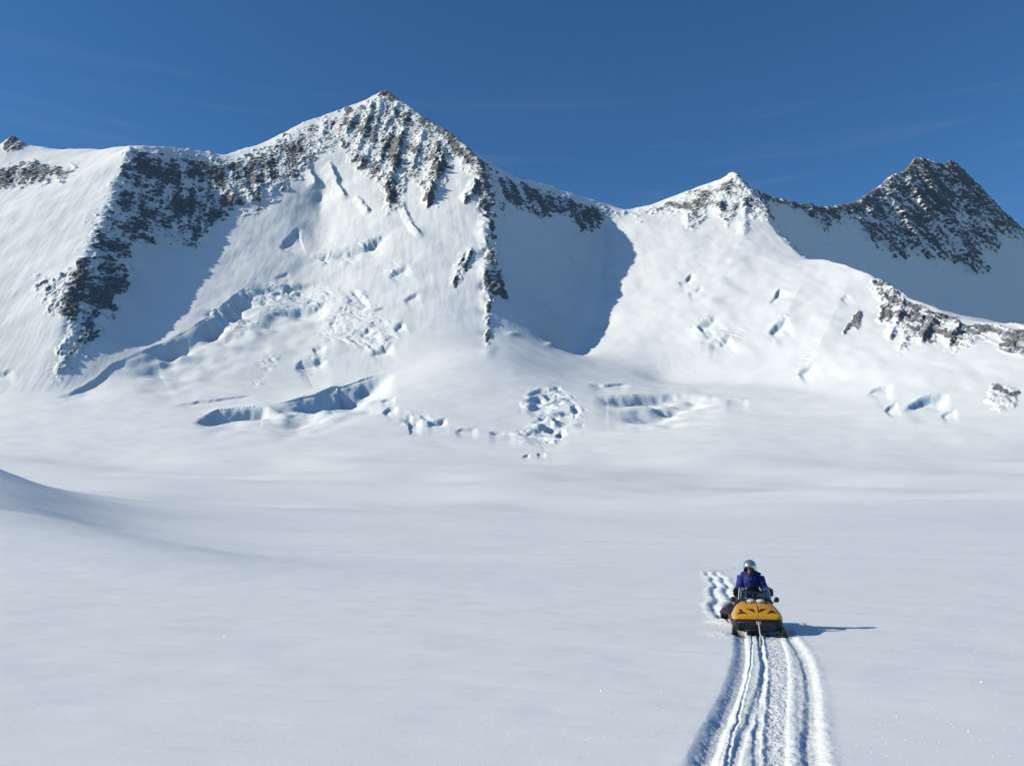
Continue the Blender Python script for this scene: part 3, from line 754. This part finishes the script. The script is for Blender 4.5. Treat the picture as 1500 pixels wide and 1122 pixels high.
# ------------------------------------------------------------------ small-object modelling helpers
class MB:
    """collects shapes and links them as ONE mesh object"""
    def __init__(s): s.v = []; s.f = []
    def ring_loft(s, rings, cap=True, close=True):
        n = len(rings[0]); base = len(s.v)
        for r in rings: s.v += [Vector(p) for p in r]
        for i in range(len(rings) - 1):
            for j in range(n if close else n - 1):
                a = base + i * n + j; b = base + i * n + (j + 1) % n
                s.f.append((a, b, b + n, a + n))
        if cap and close:
            s.f.append(tuple(base + j for j in reversed(range(n))))
            s.f.append(tuple(base + (len(rings) - 1) * n + j for j in range(n)))
        return s
    def tube(s, pts, rad, n=10, flat=1.0):
        pts = [Vector(p) for p in pts]
        rad = rad if isinstance(rad, (list, tuple)) else [rad] * len(pts)
        rings = []; up = None
        for i, p in enumerate(pts):
            t = (pts[min(i + 1, len(pts) - 1)] - pts[max(i - 1, 0)]).normalized()
            if up is None: up = t.orthogonal().normalized()
            up = (up - t * up.dot(t)).normalized()
            w = t.cross(up)
            rings.append([p + (up * math.cos(2 * math.pi * k / n) + w * math.sin(2 * math.pi * k / n) * flat) * rad[i] for k in range(n)])
        return s.ring_loft(rings)
    def ell(s, c, r, rot=None, nu=16, nv=10, z0=-1.0, z1=1.0):
        c = Vector(c); m = rot or Matrix.Identity(3)
        a0, a1 = math.asin(z0), math.asin(z1); rings = []
        for i in range(nv + 1):
            a = a0 + (a1 - a0) * i / nv
            ca = max(math.cos(a), .002)
            rings.append([c + m @ Vector((r[0] * ca * math.cos(2 * math.pi * k / nu), r[1] * ca * math.sin(2 * math.pi * k / nu), r[2] * math.sin(a))) for k in range(nu)])
        return s.ring_loft(rings)
    def box(s, c, d, rot=None, bev=.0):
        c = Vector(c); m = rot or Matrix.Identity(3); hx, hy, hz = d[0] / 2, d[1] / 2, d[2] / 2
        b = min(bev or min(d) * .18, min(d) * .45)
        def rr(z, k): return [c + m @ Vector(p + (z,)) for p in ((-hx + k + b, -hy + k), (hx - k - b, -hy + k), (hx - k, -hy + k + b), (hx - k, hy - k - b), (hx - k - b, hy - k), (-hx + k + b, hy - k), (-hx + k, hy - k - b), (-hx + k, -hy + k + b))]
        return s.ring_loft([rr(-hz, b), rr(-hz + b, 0), rr(hz - b, 0), rr(hz, b)])
    def build(s, name, mat, parent=None, smooth=True, sub=0):
        me = bpy.data.meshes.new(name); me.from_pydata([tuple(p) for p in s.v], [], s.f); me.update()
        bm = bmesh.new(); bm.from_mesh(me); bmesh.ops.recalc_face_normals(bm, faces=bm.faces)
        if sub: bmesh.ops.subdivide_edges(bm, edges=bm.edges, cuts=sub, use_grid_fill=True)
        bm.to_mesh(me); bm.free()
        if smooth:
            me.polygons.foreach_set('use_smooth', [True] * len(me.polygons))
            try: me.set_sharp_from_angle(angle=R(38))
            except Exception: pass
        me.materials.append(mat)
        o = bpy.data.objects.new(name, me); C.objects.link(o)
        if parent: o.parent = parent
        return o

def empty(name, loc, rz=0.0):
    o = bpy.data.objects.new(name, None); C.objects.link(o)
    o.location = loc; o.rotation_euler = (0, 0, rz); o.empty_display_size = .2
    return o

def plain(name, col, rough=.5, metal=0.0, spec=.5, vary=.15, scale=18.0, coat=0.0, bump=.0):
    m, nt, b = new_mat(name); L = nt.links.new
    tc = N(nt, 'ShaderNodeTexCoord'); nz = N(nt, 'ShaderNodeTexNoise'); nz.inputs['Scale'].default_value = scale; nz.inputs['Detail'].default_value = 5
    L(tc.outputs['Object'], nz.inputs['Vector'])
    rp = N(nt, 'ShaderNodeValToRGB')
    rp.color_ramp.elements[0].position = .3; rp.color_ramp.elements[1].position = .7
    rp.color_ramp.elements[0].color = tuple(c * (1 - vary) for c in col) + (1,)
    rp.color_ramp.elements[1].color = tuple(min(1, c * (1 + vary)) for c in col) + (1,)
    L(nz.outputs['Fac'], rp.inputs['Fac']); L(rp.outputs['Color'], b.inputs['Base Color'])
    mr = N(nt, 'ShaderNodeMapRange'); mr.inputs['To Min'].default_value = max(.02, rough - .08); mr.inputs['To Max'].default_value = min(1, rough + .1)
    L(nz.outputs['Fac'], mr.inputs['Value']); L(mr.outputs[0], b.inputs['Roughness'])
    b.inputs['Metallic'].default_value = metal; b.inputs['Specular IOR Level'].default_value = spec; b.inputs['Coat Weight'].default_value = coat
    if bump:
        bp = N(nt, 'ShaderNodeBump'); bp.inputs['Distance'].default_value = .02; bp.inputs['Strength'].default_value = bump
        L(nz.outputs['Fac'], bp.inputs['Height']); L(bp.outputs['Normal'], b.inputs['Normal'])
    return m

YEL = plain('yellow_bodywork', (.62, .30, .012), .36, coat=.3, vary=.06, scale=6)
BLK = plain('black_plastic', (.014, .014, .016), .45, vary=.3)
RUB = plain('black_rubber', (.016, .016, .017), .75, vary=.3, scale=30, bump=.3)
VENT = plain('vent_red_brown', (.05, .018, .008), .7)  # dark red-brown of the vents themselves
STEEL = plain('worn_steel', (.42, .42, .42), .38, metal=.9)
CHROME = plain('mirror_glass', (.03, .03, .035), .12, spec=.8)
LAMP = plain('headlight_lens', (.72, .60, .56), .16, spec=.8, vary=.12, scale=40, coat=.5)
SEATM = plain('seat_vinyl', (.02, .02, .022), .5, vary=.2)
JACK = plain('blue_jacket_cloth', (.010, .024, .20), .75, vary=.25, scale=14, bump=.35)
TROU = plain('black_trouser_cloth', (.014, .016, .018), .8, vary=.3, scale=14, bump=.35)
GLOV = plain('black_glove', (.02, .02, .022), .7, vary=.3)
FACE = plain('skin', (.50, .27, .20), .55, vary=.08)
HELM = plain('silver_helmet_shell', (.52, .54, .56), .24, metal=.75, coat=.4, vary=.05)
PAD = plain('helmet_lining', (.06, .03, .035), .9)
ROPE = plain('pale_rope', (.62, .56, .52), .85, vary=.25, scale=60, bump=.5)
TARP = plain('maroon_tarpaulin', (.035, .014, .019), .65, vary=.3, scale=8, bump=.5)
WOOD = plain('dark_sled_wood', (.035, .025, .022), .7, vary=.3)
def glass():
    m, nt, b = new_mat('clear_windshield'); L = nt.links.new
    out = nt.nodes['Material Output']
    tr = N(nt, 'ShaderNodeBsdfTransparent'); tr.inputs[0].default_value = (.86, .89, .9, 1)
    gl = N(nt, 'ShaderNodeBsdfGlossy'); gl.inputs['Roughness'].default_value = .06
    fr = N(nt, 'ShaderNodeFresnel'); fr.inputs['IOR'].default_value = 1.35
    mx = N(nt, 'ShaderNodeMixShader')
    L(fr.outputs[0], mx.inputs[0]); L(tr.outputs[0], mx.inputs[1]); L(gl.outputs[0], mx.inputs[2]); L(mx.outputs[0], out.inputs['Surface'])
    return m
GLASS = glass()

# ------------------------------------------------------------------ the snowmobile (nose towards the photographer; local +y runs back)
HX, HY = 4.995, 18.6
HEAD = R(-11)
ski_sink = ground_z(HX, HY) - .075
sm = empty('snowmobile', (HX, HY, ski_sink), HEAD)
tag(sm, 'yellow and black snowmobile with twin headlights driving towards the viewer', 'snowmobile')

def section(wb, wt, zb, zt, y, crown=.025):
    h = zt - zb
    half = [(wb * .86, zb), (wb, zb + .05 * h), (wb * 1.0, zb + .25 * h), (wb * .55 + wt * .45 + .01, zb + .62 * h), (wt + .035, zb + .86 * h), (wt - .03, zt - .004), (wt * .5, zt + crown * .7)]
    pts = [(x, z) for x, z in half] + [(0, zt + crown)] + [(-x, z) for x, z in reversed(half)]
    return [(x, y, z) for x, z in pts]
hood = MB().ring_loft([section(.40, .36, .40, .425, -.07, .004), section(.455, .40, .385, .47, -.045, .01), section(.49, .41, .38, .53, .05), section(.505, .375, .38, .60, .22), section(.505, .345, .38, .655, .40),
                       section(.495, .32, .38, .70, .58), section(.47, .29, .39, .72, .78), section(.42, .25, .42, .715, .98)])
hood_o = hood.build('hood', YEL, sm, sub=0)
from mathutils.bvhtree import BVHTree
hb = BVHTree.FromPolygons([tuple(p) for p in hood.v], hood.f)
def on_hood(x, z):
    d = Vector((0, .93, -.36)).normalized()
    hit = hb.ray_cast(Vector((x, 0, z)) - d * 1.5, d)
    return (hit[0], hit[1]) if hit[0] is not None else None
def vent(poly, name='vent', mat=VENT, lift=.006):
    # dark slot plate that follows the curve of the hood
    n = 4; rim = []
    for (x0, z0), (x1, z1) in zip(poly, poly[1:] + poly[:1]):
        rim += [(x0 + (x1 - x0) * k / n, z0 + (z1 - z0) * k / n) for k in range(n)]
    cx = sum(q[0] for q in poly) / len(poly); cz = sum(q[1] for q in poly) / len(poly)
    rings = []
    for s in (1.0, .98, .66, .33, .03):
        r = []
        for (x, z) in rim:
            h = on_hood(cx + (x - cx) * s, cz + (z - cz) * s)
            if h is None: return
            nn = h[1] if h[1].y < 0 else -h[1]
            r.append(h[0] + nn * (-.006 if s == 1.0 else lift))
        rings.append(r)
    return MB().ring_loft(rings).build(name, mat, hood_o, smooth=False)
# (x, height) outlines seen from the front
vent([(-.215, .655), (-.075, .632), (-.045, .535), (-.10, .548)]); vent([(.20, .658), (.065, .636), (.02, .532), (.07, .545)])
vent([(-.42, .482), (-.315, .585), (-.195, .486), (-.30, .500)]); vent([(.18, .495), (.285, .625), (.385, .51), (.285, .525)])
vent([(-.365, .60), (-.335, .645), (-.29, .61), (-.33, .57)])
# centre crease strip
MB().tube([(0, -.072, .44), (0, .04, .56), (0, .22, .632), (0, .42, .688)], [.006, .012, .012, .008], 8).build('crease', YEL, hood_o)

# belly pan, bumper and front suspension
def pan(w, zb, zt, y, r=.12):
    return [(-w, y, zt), (-w, y, zb + r), (-w + r * .5, y, zb + r * .3), (-w + r, y, zb), (0, y, zb - .01), (w - r, y, zb), (w - r * .5, y, zb + r * .3), (w, y, zb + r), (w, y, zt), (0, y, zt + .01)]
MB().ring_loft([pan(.33, .24, .385, -.085), pan(.44, .19, .40, -.05), pan(.485, .15, .405, .06), pan(.485, .12, .41, .5), pan(.42, .14, .43, 1.0), pan(.27, .2, .45, 1.3)]).build('belly_pan', BLK, sm)
MB().tube([(-.42, .10, .29), (-.40, -.09, .32), (-.30, -.14, .335), (0, -.155, .345), (.30, -.14, .335), (.40, -.09, .32), (.42, .10, .29)], .02, 10).build('bumper', BLK, sm)
MB().box((0, -.155, .335), (.09, .05, .07)).box((0, -.185, .335), (.03, .04, .03)).build('tow_hook', STEEL, sm)
for sx in (-1, 1):
    a = MB()
    a.tube([(sx * .25, .18, .22), (sx * .47, .20, .20)], .022, 8).tube([(sx * .25, .42, .22), (sx * .47, .24, .19)], .022, 8).tube([(sx * .28, .30, .36), (sx * .46, .22, .24)], .03, 8)
    a.build('suspension_arm', BLK, sm)
    k = MB()
    prof = [(-.40, .20), (-.34, .11), (-.22, .06), (0, .045), (.5, .045), (.62, .06)]
    k.ring_loft([[(sx * .475 - w, y + .12, z), (sx * .475 - w * .6, y + .12, z + .015), (sx * .475 + w * .6, y + .12, z + .015), (sx * .475 + w, y + .12, z), (sx * .475 + w * .7, y + .12, z - .035), (sx * .475 - w * .7, y + .12, z - .035)] for (y, z), w in zip(prof, (.045, .07, .085, .09, .085, .05))])
    sk = k.build('ski', BLK, sm)
    MB().tube([(sx * .475, .24, .07), (sx * .47, .22, .26)], [.045, .03], 10).box((sx * .475, .22, .1), (.07, .2, .08)).build('spindle', BLK, sk)
    MB().tube([(sx * .475, -.27, .21), (sx * .475, -.20, .26), (sx * .475, -.02, .13)], .012, 8).build('ski_loop', BLK, sk)

# headlight pod, lamps
MB().ring_loft([[(x * s, y, z0 + z * s2) for x, z in ((-.21, 0), (-.22, .05), (-.16, .105), (0, .115), (.16, .105), (.22, .05), (.21, 0))] for y, s, s2, z0 in ((.43, .92, .9, .665), (.50, 1, 1, .675), (.66, .95, 1.0, .69), (.85, .7, .8, .70))]).build('headlight_pod', BLK, sm)
for sx in (-1, 1):
    h = MB().ell((sx * .096, .432, .722), (.082, .030, .048), nu=20, nv=10).build('headlight', LAMP, sm)
    MB().tube([(sx * .096 + .084 * math.cos(t), .428, .722 + .05 * math.sin(t)) for t in [2 * math.pi * k / 20 for k in range(21)]], .007, 6).build('bezel', STEEL, h)
    MB().ell((sx * .096, .408, .724), (.022, .012, .020), nu=12, nv=6).build('bulb', plain('bulb_glass', (.85, .78, .6), .1, spec=.8), h)

# windshield: low, curved and clear, with a rolled edge
def ws(t, k):    # t across -1..1, k up 0..1
    w = .33 - .035 * k
    return Vector((w * t, .47 + .13 * k + .20 * t * t * (1 - .2 * k), .735 + (.30 - .05 * t * t) * k))
w = MB()
w.ring_loft([[ws(-1 + 2 * i / 14, k / 6) for i in range(15)] for k in range(7)], cap=False, close=False)
wind = w.build('windshield', GLASS, sm)
sol = wind.modifiers.new('thickness', 'SOLIDIFY'); sol.thickness = .006
PALE_EDGE = plain('plastic_edge_and_highlight', (.78, .8, .82), .1, spec=.9, vary=.05, coat=.6)  # pale opaque colour for the side edges and the painted highlight strip
for sx in (-1, 1):
    MB().tube([ws(sx, k / 8) for k in range(9)], [.010] * 8 + [.006], 8).build('windshield_edge', PALE_EDGE, wind)
MB().tube([ws(-1 + 2 * i / 14, 1) for i in range(15)], .006, 8).build('windshield_edge', BLK, wind)
MB().tube([ws(-.86, k / 6) + Vector((0, -.006, 0)) for k in range(7)], [.006, .016, .02, .02, .018, .014, .008], 8, .4).build('highlight_strip', PALE_EDGE, wind)  # pale strip standing in for the white highlight beside the left edge

# mirrors on stalks
for sx, dx in ((-1, 0), (1, 0)):
    st = MB().tube([(sx * .335, .62, .66), (sx * .39, .64, .70), (sx * .435, .66, .735)], [.016, .012, .012], 8).ell((sx * .445, .665, .745), (.056, .03, .058), nu=18, nv=10).build('mirror', BLK, sm)
    MB().ell((sx * .445, .690, .745), (.048, .012, .050), nu=18, nv=6).build('mirror_glass', CHROME, st)

# handlebar, grips and wind deflectors for the hands
MB().tube([(-.40, 1.07, .90), (-.30, 1.01, .90), (-.12, .93, .88), (0, .92, .86), (.12, .93, .88), (.30, 1.01, .90), (.40, 1.07, .90)], .014, 10).tube([(0, .80, .66), (0, .92, .86)], .035, 10).box((0, .91, .87), (.2, .09, .08)).build('handlebar', BLK, sm)
for sx in (-1, 1):
    MB().tube([(sx * .29, 1.005, .90), (sx * .41, 1.075, .90)], .021, 10).build('grip', RUB, sm)
    g = MB()
    g.ring_loft([[(sx * (.345 + .075 * c) , y + .05 * (c * sx), .875 + .085 * s_) for c, s_ in ((-1, -.55), (-1, .6), (-.6, 1), (.6, 1), (1, .6), (1, -.7), (.6, -1), (-.6, -1))] for y in (.945, .958)])
    g.tube([(sx * .27, .99, .9), (sx * .30, .955, .88)], .01, 6)
    g.build('hand_guard', BLK, sm)
# dash behind the windshield
MB().ring_loft([[(-.27 * s, y, .69), (-.25 * s, y, z), (.25 * s, y, z), (.27 * s, y, .69)] for y, s, z in ((.70, 1, .74), (.86, .95, .79), (1.0, .7, .75))]).build('dashboard', BLK, sm)

# tunnel, running boards, seat, track, rear rack
MB().ring_loft([[(-.24, y, .30), (-.235, y, .56), (-.19, y, .60), (.19, y, .60), (.235, y, .56), (.24, y, .30)] for y in (.95, 1.6, 2.75, 2.85)]).build('tunnel', YEL, sm)
for sx in (-1, 1):
    MB().box((sx * .36, 1.68, .27), (.26, 1.45, .035)).box((sx * .47, 1.6, .30), (.03, 1.5, .06)).box((sx * .37, .97, .34), (.24, .05, .16)).build('running_board', BLK, sm)
seat = [(.92, .10, .62, .70), (1.02, .15, .60, .735), (1.25, .185, .59, .735), (1.6, .20, .59, .73), (2.0, .20, .59, .74), (2.12, .185, .60, .755), (2.2, .15, .61, .72)]
MB().ring_loft([[(-w, y, z0), (-w * 1.04, y, z0 + .5 * (z1 - z0)), (-w * .85, y, z1 - .01), (0, y, z1 + .008), (w * .85, y, z1 - .01), (w * 1.04, y, z0 + .5 * (z1 - z0)), (w, y, z0)] for y, w, z0, z1 in seat]).build('seat', SEATM, sm)
t = MB()
loop = [(.75, .18), (.95, .08), (1.2, .03), (2.35, .03), (2.66, .08), (2.8, .20), (2.7, .34), (2.45, .40), (1.2, .42), (.85, .36)]
t.ring_loft([[(x, y, z) for y, z in loop] for x in (-.25, .25)], cap=False)
t.ring_loft([[(x, 1.75 + (y - 1.75) * .97, .215 + (z - .215) * .85) for y, z in loop] for x in (-.249, .249)])
for i in range(len(loop)):
    a, b = Vector((0,) + loop[i]), Vector((0,) + loop[(i + 1) % len(loop)])
    nn = max(1, int((b - a).length / .075))
    for k in range(nn):
        p = a + (b - a) * (k / nn); d = (b - a).normalized(); nrm = Vector((0, d.z, -d.y))
        t.box(p - nrm * -.012, (.46, .018, .03), Matrix((Vector((1, 0, 0)), d, nrm)).transposed())
t.build('drive_track', RUB, sm)
rk = MB()
for sx in (-.2, .2): rk.tube([(sx, 2.2, .60), (sx, 2.25, .66), (sx, 2.85, .66), (sx, 2.9, .60)], .013, 8)
for y in (2.3, 2.5, 2.7, 2.85): rk.tube([(-.2, y, .66), (.2, y, .66)], .011, 8)
rk.build('cargo_rack', BLK, sm)
MB().ring_loft([[(-.23, 2.86, .5), (-.23, 2.86, .60), (.23, 2.86, .60), (.23, 2.86, .5)], [(-.22, 2.99, .10), (-.22, 3.0, .14), (.22, 3.0, .14), (.22, 2.99, .10)]]).build('snow_flap', RUB, sm)
MB().box((0, 2.875, .57), (.2, .03, .05)).build('tail_light', plain('red_lens', (.25, .01, .01), .2), sm)

# ------------------------------------------------------------------ tow rope from the bumper into the snow
def loc2world(p):
    return Matrix.Translation((HX, HY, ski_sink)) @ Matrix.Rotation(HEAD, 4, 'Z') @ Vector(p)
rp = [loc2world(p) for p in ((0, -.20, .34), (.005, -.215, .26), (.012, -.24, .15), (.02, -.29, .075))]
g0 = [ground_at(1113.2, 932), ground_at(1113.5, 938), ground_at(1114, 945)]
for (x, y), dz in zip(g0, (.018, .0, -.07)): rp.append(Vector((x, y, ground_z(x, y) + dz - .03)))
pts = []
for i in range(len(rp) - 1):
    for k in range(5):
        tt = k / 5; a = rp[max(0, i - 1)]; b_, c_ = rp[i], rp[i + 1]; d_ = rp[min(len(rp) - 1, i + 2)]
        pts.append(.5 * ((2 * b_) + (c_ - a) * tt + (2 * a - 5 * b_ + 4 * c_ - d_) * tt ** 2 + (3 * b_ - a - 3 * c_ + d_) * tt ** 3))
pts.append(rp[-1])
tag(MB().tube(pts, .016, 10).build('tow_rope', ROPE), 'pale tow rope hanging from the snowmobile bumper into the snow', 'rope')

# ------------------------------------------------------------------ the driver
def person():
    root_m = Matrix.Translation((HX, HY, ski_sink)) @ Matrix.Rotation(HEAD, 4, 'Z')
    b = MB()
    # seated, leaning a little forward; legs astride the seat, hands on the grips
    pel = Vector((0, 1.62, .82)); chest = Vector((-.005, 1.47, 1.10)); neck = Vector((-.012, 1.40, 1.27)); head = Vector((-.025, 1.34, 1.385))
    b.ell(pel, (.185, .155, .13)); b.tube([pel + Vector((0, 0, -.02)), pel.lerp(chest, .5), chest, chest.lerp(neck, .55), neck], [.175, .175, .19, .165, .08], 20, 0.8)
    b.tube([chest + Vector((-.18, -.01, .085)), chest + Vector((-.08, 0, .13)), chest + Vector((.08, 0, .13)), chest + Vector((.18, -.01, .085))], [.08, .095, .095, .08], 14)
    b.tube([neck - Vector((0, 0, .03)), head], [.075, .065], 12)
    b.ell(head, (.078, .098, .115), nu=18, nv=14)
    # face: brow, nose, mouth, chin, ears (turned a little to the viewer's left)
    turn = Matrix.Rotation(R(-16), 3, 'Z') @ Matrix.Rotation(R(12), 3, 'X')
    def hp(x, y, z): return head + turn @ Vector((x, y, z))
    b.ell(hp(0, -.098, -.012), (.014, .02, .024)); b.ell(hp(0, -.085, -.055), (.028, .014, .008)); b.ell(hp(0, -.078, -.088), (.028, .025, .022)); b.ell(hp(0, -.086, .03), (.055, .014, .012))
    for s in (-1, 1):
        b.ell(hp(s * .03, -.088, .012), (.014, .012, .009)); b.ell(hp(s * .08, .0, -.01), (.012, .022, .032))
        sh = chest + Vector((s * .19, -.01, .08)); el = Vector((s * .275, 1.42, .93)); wr = Vector((s * .345, 1.12, .91))
        b.tube([sh, sh.lerp(el, .3), el, el.lerp(wr, .4), wr], [.085, .078, .062, .058, .042], 14)
        # gloved hand closed round the grip: palm, four unequal fingers, thumb
        pm = Vector((s * .362, 1.085, .925))
        b.ell(pm, (.045, .048, .026))
        for q, (ox, ln) in enumerate(((-.034, .9), (-.012, 1.0), (.011, .95), (.032, .8))):
            base = Vector((s * .36 + ox, 1.06, .928)); gx = base.x
            gy = 1.005 + (abs(gx) - .29) * .58
            b.tube([base, Vector((gx, gy - .022 * ln, .935)), Vector((gx, gy - .036 * ln, .905)), Vector((gx, gy - .008, .872)), Vector((gx, gy + .022, .876))], [.014, .0135, .0125, .0115, .0095], 8)
        b.tube([pm + Vector((-s * .035, .0, -.005)), Vector((s * .318, 1.045, .905)), Vector((s * .31, 1.018, .882)), Vector((s * .318, 1.0, .874))], [.017, .0155, .0135, .011], 8)
        hip = pel + Vector((s * .105, -.03, -.03)); kn = Vector((s * .30, 1.22, .74)); an = Vector((s * .365, 1.24, .37)); toe = Vector((s * .37, 1.05, .325))
        b.tube([hip, hip.lerp(kn, .5), kn, kn.lerp(an, .35), an], [.115, .10, .078, .072, .055], 16)
        b.tube([an + Vector((0, .05, -.03)), an + Vector((0, -.04, -.03)), toe], [.055, .058, .045], 12)
    me = bpy.data.meshes.new('person'); me.from_pydata([tuple(p) for p in b.v], [], b.f); me.update()
    tmp = bpy.data.objects.new('person', me); C.objects.link(tmp)
    md = tmp.modifiers.new('r', 'REMESH'); md.mode = 'VOXEL'; md.voxel_size = .0085
    s2 = tmp.modifiers.new('s', 'SMOOTH'); s2.iterations = 7; s2.factor = .5
    dg = bpy.context.evaluated_depsgraph_get(); dg.update()
    body = bpy.data.meshes.new_from_object(tmp.evaluated_get(dg))
    bpy.data.objects.remove(tmp)
    # cloth folds on the jacket and trousers
    n = len(body.vertices); co = np.empty(n * 3, np.float32); body.vertices.foreach_get('co', co); co = co.reshape(-1, 3)
    no = np.empty(n * 3, np.float32); body.vertices.foreach_get('normal', no); no = no.reshape(-1, 3)
    cloth = (np.linalg.norm(co - np.array(head), axis=1) > .15) & ~((co[:, 1] < 1.13) & (co[:, 2] > .85))
    amp = np.where(cloth, 1.0, 0.0)
    fold = .010 * fbm(co[:, 0] / .11, co[:, 1] / .11, co[:, 2] / .07, 3) + .006 * ridged(co[:, 0] / .16 + co[:, 2] / .1, co[:, 1] / .16, co[:, 2] / .09, 2)
    co = co + no * (amp * (fold + .012))[:, None]
    body.vertices.foreach_set('co', co.astype(np.float32).ravel()); body.update()
    for m in (JACK, TROU, GLOV, FACE, PAD): body.materials.append(m)
    idx = []
    for p in body.polygons:
        c = p.center
        if (c - head).length < .135 and c.z > head.z - .125: k = 3 if c.z < head.z + .07 else 4
        elif c.z > neck.z - .02 and (c.xy - neck.xy).length < .12: k = 4
        elif c.y < 1.135 and c.z > .84 and abs(c.x) > .25: k = 2
        elif c.z < .90 - .10 * max(0, (1.62 - c.y)) and not (abs(c.x) > .27 and c.z > .85): k = 1
        else: k = 0
        if k == 0 and c.z < .97 and abs(c.x) < .25 and c.y > 1.2: k = 1
        idx.append(k)
    body.polygons.foreach_set('material_index', idx)
    body.polygons.foreach_set('use_smooth', [True] * len(body.polygons))
    body.name = 'person'
    o = bpy.data.objects.new('person', body); C.objects.link(o)
    o.matrix_world = root_m
    tag(o, 'driver in blue jacket, black trousers and silver helmet seated on the snowmobile', 'person')
    # helmet: open-faced shell with a short peak
    hm = MB(); ctr = head + Vector((0, .004, .018))
    rings = []
    for i in range(15):
        a = R(-38) + (R(90) - R(-38)) * i / 14
        ring = []
        for k in range(36):
            th = 2 * math.pi * k / 36
            front = max(0.0, -math.sin(th))                       # towards the face
            aa = max(a, R(-38) + front ** 1.5 * R(62)) if front > .35 else a
            ca = max(math.cos(aa), .004)
            ring.append(ctr + turn @ Vector((.150 * ca * math.cos(th), .168 * ca * math.sin(th), .162 * math.sin(aa))))
        rings.append(ring)
    hm.ring_loft(rings, cap=False)
    ho = hm.build('helmet', HELM, o)
    sl_ = ho.modifiers.new('shell', 'SOLIDIFY'); sl_.thickness = .016; sl_.offset = -1
    MB().ring_loft([[ctr + turn @ Vector((.118 * math.sin(t_) * k2, -.136 * math.cos(t_) * 1.02 - e, .066 + dz - .35 * e)) for t_ in [R(-62) + R(124) * q / 16 for q in range(17)]] for e, k2, dz in ((0, 1.0, .006), (.03, 1.02, .006), (.055, .92, .004), (.055, .92, -.004), (.03, 1.02, -.004), (0, 1.0, -.004))], close=False, cap=False).build('peak', HELM, ho)
    MB().ring_loft([[head + turn @ Vector((.085 * math.sin(t_), -.094 * math.cos(t_) - e, .018 + dz)) for t_ in [R(-75) + R(150) * q / 16 for q in range(17)]] for e, dz in ((0, .034), (.014, .03), (.016, 0), (.014, -.03), (0, -.034))], close=False, cap=False).build('goggles', CHROME, ho)
    MB().tube([head + turn @ Vector((.118, -.02, -.06)), head + turn @ Vector((.06, -.075, -.118)), head + turn @ Vector((0, -.085, -.13)), head + turn @ Vector((-.06, -.075, -.118)), head + turn @ Vector((-.118, -.02, -.06))], .009, 8).build('chin_strap', PAD, ho)
    # stand-up collar
    MB().ring_loft([[neck + Vector((r * math.cos(t_), r * .95 * math.sin(t_) + .01, z)) for t_ in [2 * math.pi * q / 20 for q in range(20)]] for r, z in ((.135, -.06), (.115, -.01), (.108, .035), (.096, .035), (.09, -.03))], cap=False).build('collar', TROU, o)
    return o
person()

# ------------------------------------------------------------------ the cargo sled trailing behind it
SX, SY, SH = 5.55, 22.75, R(-12)
sd_ = empty('cargo_sled', (SX, SY, ground_z(SX, SY) - .03), SH)
tag(sd_, 'low dark cargo sled trailing behind the snowmobile', 'sled')
for sx in (-1, 1):
    MB().ring_loft([[(sx * .31 - .035, y, z), (sx * .31 - .035, y, z + .03), (sx * .31 + .035, y, z + .03), (sx * .31 + .035, y, z)] for y, z in ((-1.12, .24), (-1.02, .13), (-.88, .055), (-.7, .03), (1.0, .03))]).build('runner', WOOD, sd_)
d = MB()
for y in (-.85, -.45, 0, .45, .9): d.box((0, y, .13), (.68, .08, .05))
for sx in (-.3, -.1, .1, .3): d.box((sx, .0, .165), (.12, 1.95, .025))
for sx in (-.31, .31):
    for y in (-.85, -.45, 0, .45, .9): d.box((sx, y, .085), (.04, .05, .07))
d.build('deck', WOOD, sd_)
MB().tube([(-.31, -1.1, .25), (-.15, -1.2, .24), (.15, -1.2, .24), (.31, -1.1, .25)], .02, 8).build('nose_bow', WOOD, sd_)
MB().tube([(0, -1.2, .24), (.1, -1.32, .3)], .016, 8).build('tow_bar', STEEL, sd_)

ld = MB()
secs = []
for i in range(15):
    y = -.92 + 1.75 * i / 14
    e = math.sin(math.pi * min(1, max(0, (y + .98) / 1.85))) ** .4
    hh = .19 * e * (1 + .18 * math.sin(5 * y)); w = .33 * (.75 + .25 * e)
    secs.append([(w * math.cos(t_) * (1 + .05 * math.sin(3 * t_ + 4 * y)), y, .18 + max(0, hh * math.sin(t_)) * (1 + .12 * math.sin(7 * t_ + 3 * y))) for t_ in [math.pi * q / 14 for q in range(15)]])
ld.ring_loft(secs)
lo_ = ld.build('tarpaulin_bundle', TARP)
lo_.location = sd_.location; lo_.rotation_euler = (0, 0, SH)
tag(lo_, 'maroon tarpaulin bundle lashed on the dark sled behind the snowmobile', 'bundle')
for y in (-.6, -.1, .4):
    e = math.sin(math.pi * (y + .98) / 1.85) ** .4; hh = .19 * e * (1 + .18 * math.sin(5 * y)); w = .33 * (.75 + .25 * e)
    MB().tube([((w + .008) * math.cos(t_), y, .18 + max(0, hh * math.sin(t_)) * 1.1 + .01) for t_ in [math.pi * q / 14 for q in range(15)]], .008, 6).build('lashing', WOOD, lo_)
